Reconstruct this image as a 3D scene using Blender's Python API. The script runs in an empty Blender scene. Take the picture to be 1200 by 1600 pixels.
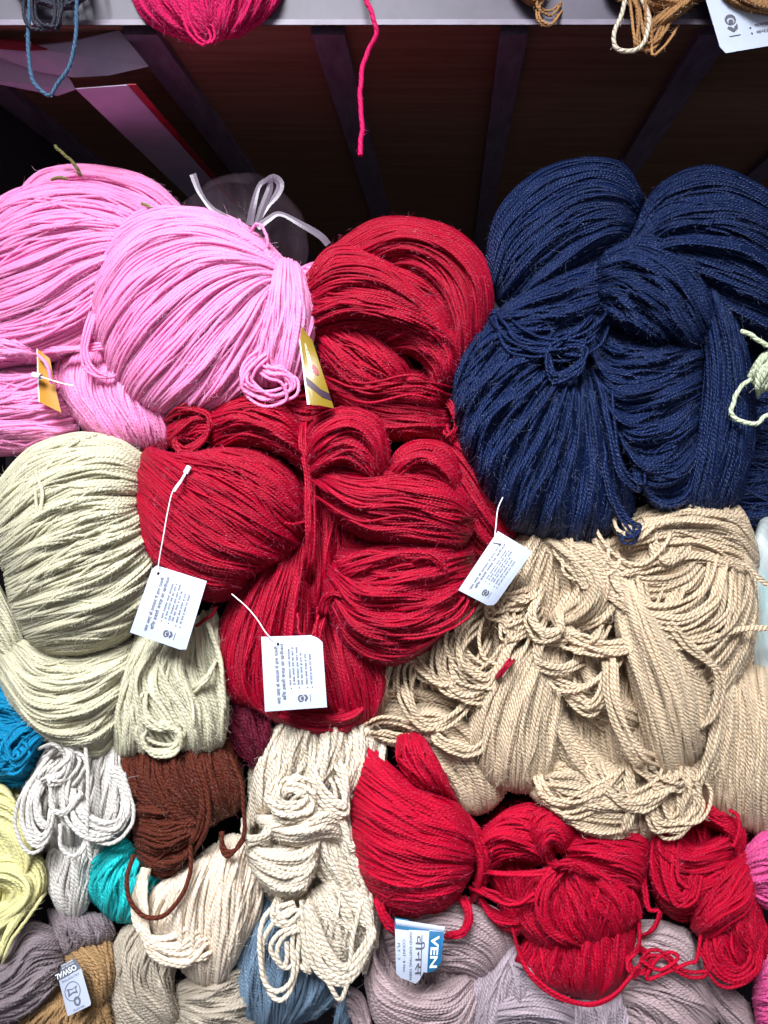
import bpy, bmesh, math, random
import numpy as np
C = bpy.context.scene.collection
S = bpy.context.scene
KPX = 0.0006          # metres per photograph pixel at the pile's own distance (1200 px from the lens)
FOC = 1200.0
# ------------------------------------------------------------------ camera, world, lights, exposure
cam = bpy.data.cameras.new('camera'); co = bpy.data.objects.new('camera', cam); C.objects.link(co)
cam.sensor_fit = 'HORIZONTAL'; cam.sensor_width = 36; cam.lens = 36
cam.clip_start = 0.01; cam.clip_end = 50
co.location = (0, 0, 0); co.rotation_euler = (math.radians(90), 0, 0)
S.camera = co
W = bpy.data.worlds.new('World'); S.world = W; W.use_nodes = True
W.node_tree.nodes['Background'].inputs[0].default_value = (0.80, 0.84, 1.0, 1)
W.node_tree.nodes['Background'].inputs[1].default_value = 0.12
def area(name, loc, target, size, power, col, spread=180):
    l = bpy.data.lights.new(name, 'AREA'); l.shape = 'RECTANGLE'; l.size = size[0]; l.size_y = size[1]
    l.energy = power; l.color = col
    o = bpy.data.objects.new(name, l); C.objects.link(o); o.location = loc
    d = np.array(target) - np.array(loc)
    import mathutils
    o.rotation_euler = mathutils.Vector(d).to_track_quat('-Z', 'Y').to_euler()
    l.spread = math.radians(spread)
    return o
area('daylight_opening', (-0.30, -0.75, 1.15), (-0.02, 0.72, -0.17), (0.9, 0.7), 13.5, (0.95, 0.97, 1.0), 54)
area('soft_front_light', (0.5, -1.3, 0.1), (0.0, 0.72, -0.1), (1.6, 1.2), 6.5, (0.95, 0.93, 1.0))
S.view_settings.view_transform = 'Standard'; S.view_settings.look = 'None'
S.view_settings.exposure = 0.0; S.view_settings.gamma = 1.0
S.view_settings.use_curve_mapping = False

# ------------------------------------------------------------------ coordinates
def at(px, py, h=0.0):
    d = FOC - h
    return ((px-600)/FOC*d*KPX, d*KPX, (800-py)/FOC*d*KPX)
def at_arr(P):        # P (...,3) with px,py,h
    d = FOC - P[..., 2]
    return np.stack([(P[..., 0]-600)/FOC*d*KPX, d*KPX, (800-P[..., 1])/FOC*d*KPX], -1)

# ------------------------------------------------------------------ materials
FIB = {}
def nodes(m):
    m.use_nodes = True
    return m.node_tree.nodes, m.node_tree.links, m.node_tree.nodes['Principled BSDF']
def yarn(name, col, rough=0.62, sheen=0.35, twist=1.0, var=0.22, spec=0.4, glint=0.0, through=0.27):
    m = bpy.data.materials.new(name); n, l, p = nodes(m)
    uv = n.new('ShaderNodeUVMap'); sp = n.new('ShaderNodeSeparateXYZ'); l.new(uv.outputs[0], sp.inputs[0])
    def mth(op, a, b=None, c=None):
        x = n.new('ShaderNodeMath'); x.operation = op
        for i, v in enumerate((a, b, c)):
            if v is None: continue
            if isinstance(v, (int, float)): x.inputs[i].default_value = v
            else: l.new(v, x.inputs[i])
        return x.outputs[0]
    # two plies laid round each other: ridge where sin(2pi(u + 2v)) peaks
    ph = mth('ADD', sp.outputs[0], mth('MULTIPLY', sp.outputs[1], 2.0))
    sn = mth('ABSOLUTE', mth('SINE', mth('MULTIPLY', ph, math.pi)))
    cmb = n.new('ShaderNodeCombineXYZ')
    l.new(mth('MULTIPLY', sp.outputs[0], 1.3), cmb.inputs[0]); l.new(mth('MULTIPLY', ph, 3.0), cmb.inputs[1])
    no = n.new('ShaderNodeTexNoise'); no.inputs['Scale'].default_value = 2.2; no.inputs['Detail'].default_value = 3
    l.new(cmb.outputs[0], no.inputs['Vector'])
    h = mth('ADD', mth('MULTIPLY', mth('POWER', sn, 0.6), 1.0), mth('MULTIPLY', no.outputs[0], 0.7))
    b = n.new('ShaderNodeBump'); b.inputs['Strength'].default_value = 0.9*twist
    b.inputs['Distance'].default_value = 0.0009
    l.new(h, b.inputs['Height']); l.new(b.outputs[0], p.inputs['Normal'])
    tc = n.new('ShaderNodeTexCoord'); n2 = n.new('ShaderNodeTexNoise'); n2.inputs['Scale'].default_value = 60
    n2.inputs['Detail'].default_value = 4; l.new(tc.outputs['Object'], n2.inputs['Vector'])
    at_ = n.new('ShaderNodeAttribute'); at_.attribute_name = 'tone'
    f = mth('ADD', mth('MULTIPLY', n2.outputs[0], 0.5), mth('ADD', mth('MULTIPLY', no.outputs[0], 0.35), mth('MULTIPLY', at_.outputs['Fac'], 0.5)))
    mr = n.new('ShaderNodeMapRange'); mr.inputs[1].default_value = 0.35; mr.inputs[2].default_value = 1.0
    mr.inputs[3].default_value = 1.0-var; mr.inputs[4].default_value = 1.0+var
    l.new(f, mr.inputs[0])
    mx = n.new('ShaderNodeMix'); mx.data_type = 'RGBA'; mx.blend_type = 'MULTIPLY'; mx.inputs[0].default_value = 1
    mx.inputs[6].default_value = (*col, 1)
    l.new(mr.outputs[0], mx.inputs[7]); l.new(mx.outputs[2], p.inputs['Base Color'])
    p.inputs['Roughness'].default_value = rough
    if glint > 0:     # lustrous single fibres lying in the ply
        n3 = n.new('ShaderNodeTexNoise'); n3.inputs['Scale'].default_value = 900; n3.inputs['Detail'].default_value = 1
        l.new(tc.outputs['Object'], n3.inputs['Vector'])
        g = n.new('ShaderNodeMapRange'); g.inputs[1].default_value = 0.56; g.inputs[2].default_value = 0.66
        g.inputs[3].default_value = rough; g.inputs[4].default_value = max(0.2, rough-glint)
        l.new(n3.outputs[0], g.inputs[0]); l.new(g.outputs[0], p.inputs['Roughness'])
    mxc = max(col); p.inputs['Specular IOR Level'].default_value = min(1.0, spec*1.5)
    p.inputs['Specular Tint'].default_value = (*[0.3+0.7*c/mxc for c in col], 1)
    p.inputs['Sheen Weight'].default_value = sheen; p.inputs['Sheen Roughness'].default_value = 0.4
    t = [min(1, c*1.5+0.03) for c in col]
    p.inputs['Sheen Tint'].default_value = (*t, 1)
    fm = bpy.data.materials.new(name+'_fibre'); n, l, p = nodes(fm)     # loose fibres: glints put into the base colour by lightening it
    p.inputs['Base Color'].default_value = (*[min(1, 0.02+(c**0.62)*1.0) for c in col], 1)
    p.inputs['Roughness'].default_value = 0.35; p.inputs['Specular IOR Level'].default_value = 0.7
    cm = bpy.data.materials.new(name+'_core'); n, l, p = nodes(cm)      # packed wool deep inside the bundle
    p.inputs['Base Color'].default_value = (*[c*0.9 for c in col], 1); p.inputs['Roughness'].default_value = 1; p.inputs['Specular IOR Level'].default_value = 0
    FIB[name] = (fm, cm)
    n, l, p = nodes(m)      # wool lets some light through between its fibres
    tr = n.new('ShaderNodeBsdfTranslucent'); ms = n.new('ShaderNodeMixShader'); ms.inputs[0].default_value = through
    l.new(mx.outputs[2], tr.inputs[0]); l.new(p.outputs[0], ms.inputs[1]); l.new(tr.outputs[0], ms.inputs[2])
    l.new(ms.outputs[0], n['Material Output'].inputs[0])
    return m
def plain(name, col, rough=0.5, spec=0.5, noise=None, bump=0.0, scale=30, stretch=(1, 1, 1), alpha=None):
    m = bpy.data.materials.new(name); n, l, p = nodes(m)
    p.inputs['Base Color'].default_value = (*col, 1); p.inputs['Roughness'].default_value = rough
    p.inputs['Specular IOR Level'].default_value = spec
    if noise is not None:
        tc = n.new('ShaderNodeTexCoord'); mp = n.new('ShaderNodeMapping'); mp.inputs['Scale'].default_value = stretch
        l.new(tc.outputs['Object'], mp.inputs[0])
        no = n.new('ShaderNodeTexNoise'); no.inputs['Scale'].default_value = scale; no.inputs['Detail'].default_value = 8
        no.inputs['Roughness'].default_value = 0.65
        l.new(mp.outputs[0], no.inputs['Vector'])
        r = n.new('ShaderNodeValToRGB'); r.color_ramp.elements[0].position = 0.3; r.color_ramp.elements[1].position = 0.72
        r.color_ramp.elements[0].color = (*noise, 1); r.color_ramp.elements[1].color = (*col, 1)
        l.new(no.outputs[0], r.inputs[0]); l.new(r.outputs[0], p.inputs['Base Color'])
        if bump:
            b = n.new('ShaderNodeBump'); b.inputs['Strength'].default_value = bump; b.inputs['Distance'].default_value = 0.002
            l.new(no.outputs[0], b.inputs['Height']); l.new(b.outputs[0], p.inputs['Normal'])
    if alpha is not None:
        p.inputs['Alpha'].default_value = alpha
    return m

# ------------------------------------------------------------------ mesh builder
class MB:
    def __init__(self): self.v = []; self.f = []; self.uv = []; self.tone = []; self.nv = 0; self.mi = []; self.cur = 0
    def add(self, v, f, uv, tone):
        self.v.append(v); self.f.append(f+self.nv); self.uv.append(uv); self.tone.append(tone); self.nv += len(v); self.mi.append(np.full(len(f), self.cur, np.int32))
    def tubes(self, P, r, pitch, K=6, tone=None):
        # P (n,M,3) world; r scalar or (n,M); all quads
        n, M, _ = P.shape
        T = np.gradient(P, axis=1); T /= np.linalg.norm(T, axis=2, keepdims=True)+1e-12
        N = np.zeros_like(P)
        ref = np.tile(np.array([0.13, -0.9, 0.31]), (n, 1))
        v = ref - (ref*T[:, 0]).sum(1, keepdims=True)*T[:, 0]
        v /= np.linalg.norm(v, axis=1, keepdims=True)+1e-12; N[:, 0] = v
        for i in range(1, M):
            v = N[:, i-1] - (N[:, i-1]*T[:, i]).sum(1, keepdims=True)*T[:, i]
            v /= np.linalg.norm(v, axis=1, keepdims=True)+1e-12; N[:, i] = v
        B = np.cross(T, N)
        seg = np.linalg.norm(np.diff(P, axis=1), axis=2); L = np.concatenate([np.zeros((n, 1)), np.cumsum(seg, 1)], 1)
        a = np.arange(K)/K*2*np.pi
        R = r if np.ndim(r) else np.full((n, M), r)
        ring = P[:, :, None, :] + R[:, :, None, None]*(np.cos(a)[None, None, :, None]*N[:, :, None, :]+np.sin(a)[None, None, :, None]*B[:, :, None, :])
        V = ring.reshape(-1, 3)
        idx = np.arange(n*M*K).reshape(n, M, K)
        nx = np.roll(idx, -1, axis=2)
        F = np.stack([idx[:, :-1], nx[:, :-1], nx[:, 1:], idx[:, 1:]], -1).reshape(-1, 4)
        U = L/pitch + np.random.rand(n, 1)
        vv = np.arange(K)/K; vn = (np.arange(K)+1)/K
        u0 = np.broadcast_to(U[:, :-1, None], (n, M-1, K)); u1 = np.broadcast_to(U[:, 1:, None], (n, M-1, K))
        v0 = np.broadcast_to(vv, (n, M-1, K)); v1 = np.broadcast_to(vn, (n, M-1, K))
        UV = np.stack([np.stack([u0, v0], -1), np.stack([u0, v1], -1), np.stack([u1, v1], -1), np.stack([u1, v0], -1)], 3).reshape(-1, 2)
        if tone is None: tone = np.random.rand(n)
        self.add(V, F, UV, np.repeat(tone, M*K))
    def grid(self, V, tone=0.2):   # V (a,b,3)
        a, b, _ = V.shape
        idx = np.arange(a*b).reshape(a, b)
        F = np.stack([idx[:-1, :-1], idx[1:, :-1], idx[1:, 1:], idx[:-1, 1:]], -1).reshape(-1, 4)
        self.add(V.reshape(-1, 3), F, np.zeros((len(F)*4, 2)), np.full(a*b, tone))
    def build(self, name, mat, parent=None):
        v = np.concatenate(self.v).astype(np.float32); f = np.concatenate(self.f).astype(np.int32)
        uv = np.concatenate(self.uv).astype(np.float32); tone = np.concatenate(self.tone).astype(np.float32)
        me = bpy.data.meshes.new(name)
        org = v.mean(0)
        me.vertices.add(len(v)); me.vertices.foreach_set('co', (v-org).ravel())
        me.loops.add(f.size); me.loops.foreach_set('vertex_index', f.ravel())
        me.polygons.add(len(f)); me.polygons.foreach_set('loop_start', np.arange(len(f), dtype=np.int32)*4)
        me.polygons.foreach_set('loop_total', np.full(len(f), 4, np.int32))
        me.polygons.foreach_set('use_smooth', np.ones(len(f), bool))
        u = me.uv_layers.new(name='UVMap'); u.data.foreach_set('uv', uv.ravel())
        t = me.attributes.new('tone', 'FLOAT', 'POINT'); t.data.foreach_set('value', tone)
        me.update(calc_edges=True); me.validate()
        me.materials.append(mat)
        if mat.name in FIB:
            me.materials.append(FIB[mat.name][0]); me.materials.append(FIB[mat.name][1]); me.polygons.foreach_set('material_index', np.concatenate(self.mi))
        o = bpy.data.objects.new(name, me); C.objects.link(o)
        o.location = org
        if parent:
            o.parent = parent; o.location = np.array(org)-np.array(parent.location)
        return o

# ------------------------------------------------------------------ curves
def cr(P, q):
    """Catmull-Rom through P (k,d) at parameters q in [0,k-1]; also works on P (k,...)"""
    k = len(P)
    if k == 2: return P[0][None]+(P[1]-P[0])[None]*q.reshape((-1,)+(1,)*(P.ndim-1))
    E = np.concatenate([[2*P[0]-P[1]], P, [2*P[-1]-P[-2]]])
    i = np.clip(np.floor(q).astype(int), 0, k-2); t = (q-i).reshape((-1,)+(1,)*(P.ndim-1))
    a, b, c, d = E[i], E[i+1], E[i+2], E[i+3]
    return 0.5*((2*b)+(c-a)*t+(2*a-5*b+4*c-d)*t**2+(3*b-a-3*c+d)*t**3)
def resample(P, M):
    P = np.array(P, float)
    D = cr(P, np.linspace(0, len(P)-1, 200))
    s = np.concatenate([[0], np.cumsum(np.linalg.norm(np.diff(D, axis=0), axis=1))])
    q = np.linspace(0, s[-1], M)
    return np.stack([np.interp(q, s, D[:, j]) for j in range(D.shape[1])], 1)
def wob(n, x, rng, freqs=(1, 2, 3.3, 6), amps=(1, .6, .4, .18)):
    """n smooth random functions of x (M,) -> (n,M)"""
    o = np.zeros((n, len(x)))
    for f, a in zip(freqs, amps):
        o += a*rng.normal(size=(n, 1))*np.sin(2*np.pi*(f*(0.7+0.6*rng.random((n, 1)))*x[None]+rng.random((n, 1))))
    return o
def fuzz(mb, P, r, rng, dens, length=9.0):
    """loose fibres standing off the strands; P (n,M,3) px space, dens fibres per px"""
    n, M, _ = P.shape
    L = np.linalg.norm(np.diff(P, axis=1), axis=2).sum()
    m = int(L*dens)
    if m < 1: return
    i = rng.integers(0, n, m); j = rng.integers(1, M-1, m)
    b = P[i, j]; T = P[i, j+1]-P[i, j-1]; T /= np.linalg.norm(T, axis=1, keepdims=True)+1e-9
    d = rng.normal(size=(m, 3)); d[:, 2] = np.abs(d[:, 2])*0.9
    d -= (d*T).sum(1, keepdims=True)*T*0.9; d /= np.linalg.norm(d, axis=1, keepdims=True)+1e-9
    ln = (length*(0.35+rng.exponential(0.5, m)))[:, None]
    sg = np.sign(rng.normal(size=(m, 1)))
    p0 = b+d*r*0.7; p1 = p0+(d*0.55+T*sg*0.45+rng.normal(size=(m, 3))*0.15)*ln*0.5
    p2 = p1+(d*0.28+T*sg*0.35+rng.normal(size=(m, 3))*0.30)*ln*0.5
    p3 = p2+(T*sg*0.25+rng.normal(size=(m, 3))*0.35)*ln*0.5
    Q = at_arr(np.stack([p0, p1, p2], 1))
    rr = np.tile(np.array([0.19, 0.16, 0.08])*KPX, (m, 1))*rng.uniform(0.6, 1.2, (m, 1))
    mb.cur = 1; mb.tubes(Q, rr, 1.0, K=3, tone=rng.random(m)*0.6+0.5); mb.cur = 0

SEED = [0]
def prof(x, p): return np.sqrt(np.clip(1-np.abs(2*x-1)**p, 0, 1))
def patch(parent, mat, guides, h0=0, H=60, r=3.0, ps=2.2, pt=2.6, dens=1.0, ridge=1.0, wander=None, cross=0.12,
          name='strand_bundle', fz=1.0, nr=None, pitch=None, tilt=0.0):
    """a bundle of strands lofted over guide curves; the loft bulges H towards the viewer above h0"""
    r = r*0.8
    if wander is None: wander = 0.6 if ridge < 1.25 else 1.0
    SEED[0] += 1; rng = np.random.default_rng(SEED[0]*77+5); np.random.seed(SEED[0])
    G = np.stack([resample(g, 40) for g in guides])              # K,40,2
    K = len(G)
    wid = np.linalg.norm(np.diff(G, axis=0), axis=2).sum(0)
    w = np.percentile(wid, 85); ln = np.linalg.norm(np.diff(G, axis=1), axis=2).sum(1).mean()
    M = int(np.clip(ln/6.5, 12, 70))
    x = np.linspace(0, 1, M); tt = 0.6*x+0.4*(0.5-0.5*np.cos(np.pi*x))
    n1 = max(4, int(w/(2*r)*1.22*dens)); n2 = int(n1*0.55)
    # coherent ridges and valleys across the bundle
    if nr is None: nr = max(1.5, w/38)
    kk = [(nr*rng.uniform(.5, .9), rng.uniform(-1, 1)*1.0, rng.random()), (nr*rng.uniform(1., 1.6), rng.uniform(-1, 1)*1.8, rng.random()),
          (nr*rng.uniform(2.2, 3.2), rng.uniform(-1, 1)*2.5, rng.random()), (nr*rng.uniform(3.6, 5), rng.uniform(-1, 1)*4, rng.random())]
    am = (0.62, 0.40, 0.20, 0.10)
    RA = ridge*(0.09*H+1.9*r)
    def field(s, t):
        z = 0*s; ds = 0*s
        for (f, g, p), a in zip(kk, am):
            A = 2*np.pi*(f*s+g*t+p)
            z = z+a*(1-2*np.abs(np.sin(A/2))**0.8*0+np.cos(A)-1)*0.5*1.6
            ds = ds+a*(-np.sin(A))/(2*np.pi*f)*0.55
        return z, ds
    def surf(s, t, extra=0.0, bunch=0.9):
        # s,t same shape
        sc = np.clip(s, 0, 1)
        z, ds = field(sc, t)
        edge = np.clip(sc*(1-sc)*8, 0, 1)
        s2 = np.clip(sc+ds*edge*bunch, -0.01, 1.01)
        a = np.clip(s2*(K-1), 0, K-1); ia = np.clip(np.floor(a).astype(int), 0, K-2); fa = a-ia
        b = np.clip(t*39, 0, 39); ib = np.clip(np.floor(b).astype(int), 0, 38); fb = b-ib
        E = np.concatenate([[2*G[0]-G[1]], G, [2*G[-1]-G[-2]]])
        def at_k(k): return E[k, ib]*(1-fb)[..., None]+E[k, ib+1]*fb[..., None]
        p0, p1, p2, p3 = at_k(ia), at_k(ia+1), at_k(ia+2), at_k(ia+3); f = fa[..., None]
        xy = 0.5*((2*p1)+(p2-p0)*f+(2*p0-5*p1+4*p2-p3)*f**2+(3*p1-p0-3*p2+p3)*f**3)
        pr = prof(np.clip(s2, 0, 1), ps)*prof(np.clip(t, 0, 1), pt)
        hh = h0+H*pr+RA*z*pr**0.5+extra+tilt*(sc-0.5)
        return np.concatenate([xy, hh[..., None]], -1)
    mb = MB()
    def layer(n, lift, wa, cs, bunch=0.9, fzz=True):
        s = (np.arange(n)+0.5)/n+rng.normal(size=n)*0.35/n
        if cs > 0: s = rng.random(n)
        s0 = s[:, None]+wob(n, tt, rng, (0.5, 1.2, 2.3), (1, .5, .3))*wa/w
        if cs > 0:
            s0 = s0+rng.normal(size=(n, 1))*cs*(tt[None]-0.5)
        s0 = 0.5-0.5*np.cos(np.pi*np.clip(s0, 0, 1))*1.0 if False else np.clip(s0, 0.0, 1.0)
        t = np.repeat(tt[None], n, 0)
        t = np.clip(t+rng.normal(size=(n, 1))*0.012, 0, 1)
        ex = lift+wob(n, tt, rng, (1, 2.4, 4), (.5, .35, .2))*r*0.35+rng.normal(size=(n, 1))*r*0.35
        P = surf(s0, t, ex, bunch)
        P[..., :2] += np.stack([wob(n, tt, rng, (3, 7), (.5, .3)), wob(n, tt, rng, (3, 7), (.5, .3))], -1)*r*0.28*wander
        rr = (r*rng.uniform(0.88, 1.12, (n, 1)))*np.ones((1, M))*KPX*(FOC-P[..., 2])/FOC
        mb.tubes(at_arr(P), rr, (pitch or r*2.6)*KPX)
        if fz > 0 and fzz: fuzz(mb, P, r, rng, 0.16*fz)
    layer(int(n1*1.35), -r*1.2, 1.0*r, 0, 0.15, False)
    bn = 0.45 if ridge < 0.85 else 0.8
    layer(n1, 0.0, 2.2*r*wander, 0, bn)
    layer(n2, r*0.95, 3.0*r*wander, cross, bn)
    ss, tg = np.meshgrid(np.linspace(0, 1, 26), np.linspace(0, 1, 26), indexing='ij')
    mb.cur = 2
    F = surf(ss, tg, -r*2.7, 0.15)
    mb.grid(at_arr(F))
    Bk = F.copy(); Bk[..., 2] = h0-H*0.7*prof(ss, 2.2)*prof(tg, 2.2)-r*2.4
    mb.grid(at_arr(Bk)[::-1])
    return mb.build(name, mat, parent)
def loose(parent, mat, path, n=1, spread=4, h=40, r=3.0, name='loose_strand', fz=1.0, hs=None, pitch=None, grow=0.0, dive=None):
    """n single strands following a path; path points may carry their own height"""
    SEED[0] += 1; rng = np.random.default_rng(SEED[0]*31+9); np.random.seed(SEED[0])
    r = r*0.87
    P0 = np.array([(p[0], p[1], p[2] if len(p) > 2 else h) for p in path], float)
    mb = MB(); allP = []
    base = resample(P0, 30); ln = np.linalg.norm(np.diff(base, axis=0), axis=1).sum()
    M = int(np.clip(ln/5, 10, 120))
    c = P0.mean(0)
    for i in range(n):
        J = P0+np.concatenate([rng.normal(size=(len(P0), 2))*spread*0.28+rng.normal(size=(1, 2))*spread*0.68, rng.normal(size=(len(P0), 1))*(hs if hs is not None else spread*0.4)], 1)*(0 if n == 1 else 1)
        if grow: J[:, :2] = c[:2]+(J[:, :2]-c[:2])*(1+grow*(rng.random()-0.5))
        Q = resample(J, M)
        x = np.linspace(0, 1, M)
        Q[:, 0] += wob(1, x, rng, (3, 7, 12), (.5, .3, .15))[0]*r*0.35; Q[:, 1] += wob(1, x, rng, (3, 7, 12), (.5, .3, .15))[0]*r*0.35
        if dive is None: dive = 32 if n > 2 else 0
        Q[:, 2] -= dive*(np.clip(1-x/0.13, 0, 1)**1.5+np.clip((x-0.87)/0.13, 0, 1)**1.5)
        allP.append(Q)
    A = np.stack(allP)
    rr = r*np.ones((n, M))*KPX*(FOC-A[..., 2])/FOC
    mb.tubes(at_arr(A), rr, (pitch or r*2.6)*KPX, K=8)
    if fz > 0: fuzz(mb, A, r, rng, 0.12*fz)
    return mb.build(name, mat, parent)

def tag(o, label=None, cat=None, group=None, kind=None):
    if label: o['label'] = label
    if cat: o['category'] = cat
    if group: o['group'] = group
    if kind: o['kind'] = kind
    return o
def empty(name, px, py, h, label, cat, group=None):
    o = bpy.data.objects.new(name, None); C.objects.link(o); o.location = at(px, py, h); o.empty_display_size = 0.02
    return tag(o, label, cat, group)
PILE = 'yarn skeins piled on the shelf'
UPPER = 'yarn skeins on the shelf above'
def skein(px, py, label, group=PILE): return empty('yarn_skein', px, py, 0, label, 'yarn skein', group)
def mesh(name, verts, faces, mat, parent=None, smooth=False):
    me = bpy.data.meshes.new(name); org = np.array(verts, float).mean(0)
    me.from_pydata([tuple(np.array(v)-org) for v in verts], [], faces); me.update()
    me.materials.append(mat)
    if smooth:
        for p in me.polygons: p.use_smooth = True
    o = bpy.data.objects.new(name, me); C.objects.link(o); o.location = org
    if parent: o.parent = parent; o.location = org-np.array(parent.location)
    return o
# ================================================================== the shelf bay (large structure)
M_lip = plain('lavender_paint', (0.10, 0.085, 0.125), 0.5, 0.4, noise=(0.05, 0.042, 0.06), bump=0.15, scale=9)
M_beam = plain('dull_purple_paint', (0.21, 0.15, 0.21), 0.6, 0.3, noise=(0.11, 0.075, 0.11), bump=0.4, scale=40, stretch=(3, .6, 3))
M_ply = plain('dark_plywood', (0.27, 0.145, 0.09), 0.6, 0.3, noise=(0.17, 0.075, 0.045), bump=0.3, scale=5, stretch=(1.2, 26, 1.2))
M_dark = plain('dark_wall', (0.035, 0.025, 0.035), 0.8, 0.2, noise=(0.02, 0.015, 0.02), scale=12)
M_board = plain('grey_lilac_board', (0.42, 0.34, 0.46), 0.7, 0.3, noise=(0.33, 0.26, 0.37), bump=0.2, scale=22)
M_redge = plain('crimson_board_edge', (0.34, 0.012, 0.03), 0.6, 0.3, noise=(0.2, 0.01, 0.02), scale=40)
VP = (700.0, 700.0); D0 = 1130.0
def rec(px, py, d, lift=0.0):
    """point on the straight line that starts at pixel px,py at distance D0 and runs into the shelf, at distance d"""
    x = VP[0]+(px-VP[0])*D0/d; y = VP[1]+(py-VP[1])*D0/d
    return at(x, y, FOC-d)
def hexa(name, front, back, mat, parent=None):   # two quads of points
    return mesh(name, front+back, [(0, 1, 2, 3), (7, 6, 5, 4), (0, 4, 5, 1), (1, 5, 6, 2), (2, 6, 7, 3), (3, 7, 4, 0)], mat, parent)
def run(name, quad, d0, d1, mat, parent=None):
    return hexa(name, [rec(x, y, d0) for x, y in quad], [rec(x, y, d1) for x, y in quad], mat, parent)
# plywood underside of the shelf above, back wall, left side wall
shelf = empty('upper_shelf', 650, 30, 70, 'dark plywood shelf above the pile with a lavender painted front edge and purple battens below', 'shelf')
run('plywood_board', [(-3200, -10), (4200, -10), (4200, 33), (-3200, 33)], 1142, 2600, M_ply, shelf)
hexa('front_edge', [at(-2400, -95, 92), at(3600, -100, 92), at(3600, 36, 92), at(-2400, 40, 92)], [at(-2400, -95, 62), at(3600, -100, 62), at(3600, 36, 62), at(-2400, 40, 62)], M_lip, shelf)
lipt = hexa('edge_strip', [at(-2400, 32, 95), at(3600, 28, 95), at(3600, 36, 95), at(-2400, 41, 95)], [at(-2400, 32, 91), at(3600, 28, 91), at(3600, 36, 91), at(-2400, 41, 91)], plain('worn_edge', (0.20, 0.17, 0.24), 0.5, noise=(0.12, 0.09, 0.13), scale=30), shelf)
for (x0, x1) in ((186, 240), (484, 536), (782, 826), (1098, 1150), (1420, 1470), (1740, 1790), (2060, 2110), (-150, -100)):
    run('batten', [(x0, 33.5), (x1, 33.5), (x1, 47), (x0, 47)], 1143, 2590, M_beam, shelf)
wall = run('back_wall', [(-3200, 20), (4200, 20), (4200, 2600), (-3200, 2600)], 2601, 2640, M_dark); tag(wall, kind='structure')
bp = hexa('dark_gap_backing', [at(-2400, 420, -190), at(3600, 420, -190), at(3600, 2200, -190), at(-2400, 2200, -190)], [at(-2400, 420, -215), at(3600, 420, -215), at(3600, 2200, -215), at(-2400, 2200, -215)], M_dark); tag(bp, kind='structure')  # added dark sheet behind the pile, stands in for shade in the gaps
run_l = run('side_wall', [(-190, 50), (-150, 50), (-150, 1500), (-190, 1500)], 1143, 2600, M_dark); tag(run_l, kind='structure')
# boards stored at the left under the shelf
b = empty('storage_board', 200, 200, -60, 'long grey lilac board with a crimson edge reaching back under the shelf at the left', 'board')
q = [(112, 128), (186, 128), (186, 138), (112, 138)]
run('panel', [(108, 128), (190, 122), (190, 123.2), (108, 129.2)], 1150, 2300, M_board, b)
run('red_edge', [(190.5, 121), (204, 121), (204, 122.2), (190.5, 122.2)], 1150, 2300, M_redge, b)
c = empty('carton_flap', 110, 90, 20, 'grey lilac carton flap with red print jutting out at the upper left under the shelf', 'carton')
def slab(name, pts, th, mat, parent):
    f = [at(x, y, h) for x, y, h in pts]; k = [at(x, y-2, h-th) for x, y, h in pts]
    n = len(pts)
    return mesh(name, f+k, [tuple(range(n)), tuple(range(2*n-1, n-1, -1))]+[(i, i+n, (i+1) % n+n, (i+1) % n) for i in range(n)], mat, parent)
slab('flap', [(-60, 66, 40), (40, 74, 42), (110, 66, 42), (186, 47, 46), (232, 104, 30), (170, 118, 20), (116, 121, 16), (60, 112, 12), (-60, 70, 10)], 4, M_board, c)
slab('side_panel', [(-60, 72, 8), (20, 84, 8), (108, 122, 8), (118, 140, 0), (90, 150, -20), (-60, 120, -30)], 4, M_board, c)
slab('red_print', [(-60, 56, 44), (40, 66, 46), (74, 78, 45), (40, 80, 43), (-60, 72, 41)], 2, M_redge, c)

# ================================================================== yarns
PINK = yarn('pink_yarn', (0.98, 0.38, 0.70), 0.42, 0.3, twist=0.5, var=.12, spec=.6, through=.42)
RED = yarn('crimson_yarn', (0.35, 0.001, 0.021), 0.45, 0.10, twist=0.7, var=.28, spec=.5, glint=.22)
NAVY = yarn('navy_yarn', (0.0035, 0.011, 0.050), 0.42, 0.06, twist=1.2, var=.3, spec=.6, glint=.15)
PALE = yarn('pale_green_yarn', (0.73, 0.70, 0.52), 0.42, 0.2, twist=1.0, var=.16, spec=.5, through=.36)
BEIG = yarn('beige_yarn', (0.89, 0.70, 0.49), 0.34, 0.15, twist=2.2, var=.24, spec=.7)
CREAM = yarn('cream_yarn', (0.92, 0.81, 0.65), 0.42, 0.2, twist=1.8, var=.15)
PEACH = yarn('peach_cream_yarn', (0.93, 0.79, 0.63), 0.42, 0.3, twist=1.1, var=.15)
WHITE = yarn('off_white_yarn', (0.82, 0.78, 0.73), 0.42, 0.3, twist=1.3, var=.15)
BROWN = yarn('brown_yarn', (0.105, 0.022, 0.012), 0.55, 0.15, twist=1.5, var=.25)
MAROON = yarn('maroon_yarn', (0.10, 0.004, 0.018), 0.5, 0.15, twist=1.0, var=.3, glint=.15)
TEAL = yarn('turquoise_yarn', (0.02, 0.64, 0.66), 0.55, 0.25, twist=1.2, var=.25)
BLUE = yarn('bright_blue_yarn', (0.004, 0.26, 0.50), 0.55, 0.2, twist=1.0, var=.25)
YELL = yarn('lemon_yarn', (0.90, 0.85, 0.42), 0.6, 0.35, twist=1.0, var=.15)
TAUPE = yarn('taupe_grey_yarn', (0.28, 0.225, 0.245), 0.6, 0.3, twist=1.1, var=.22)
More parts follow.
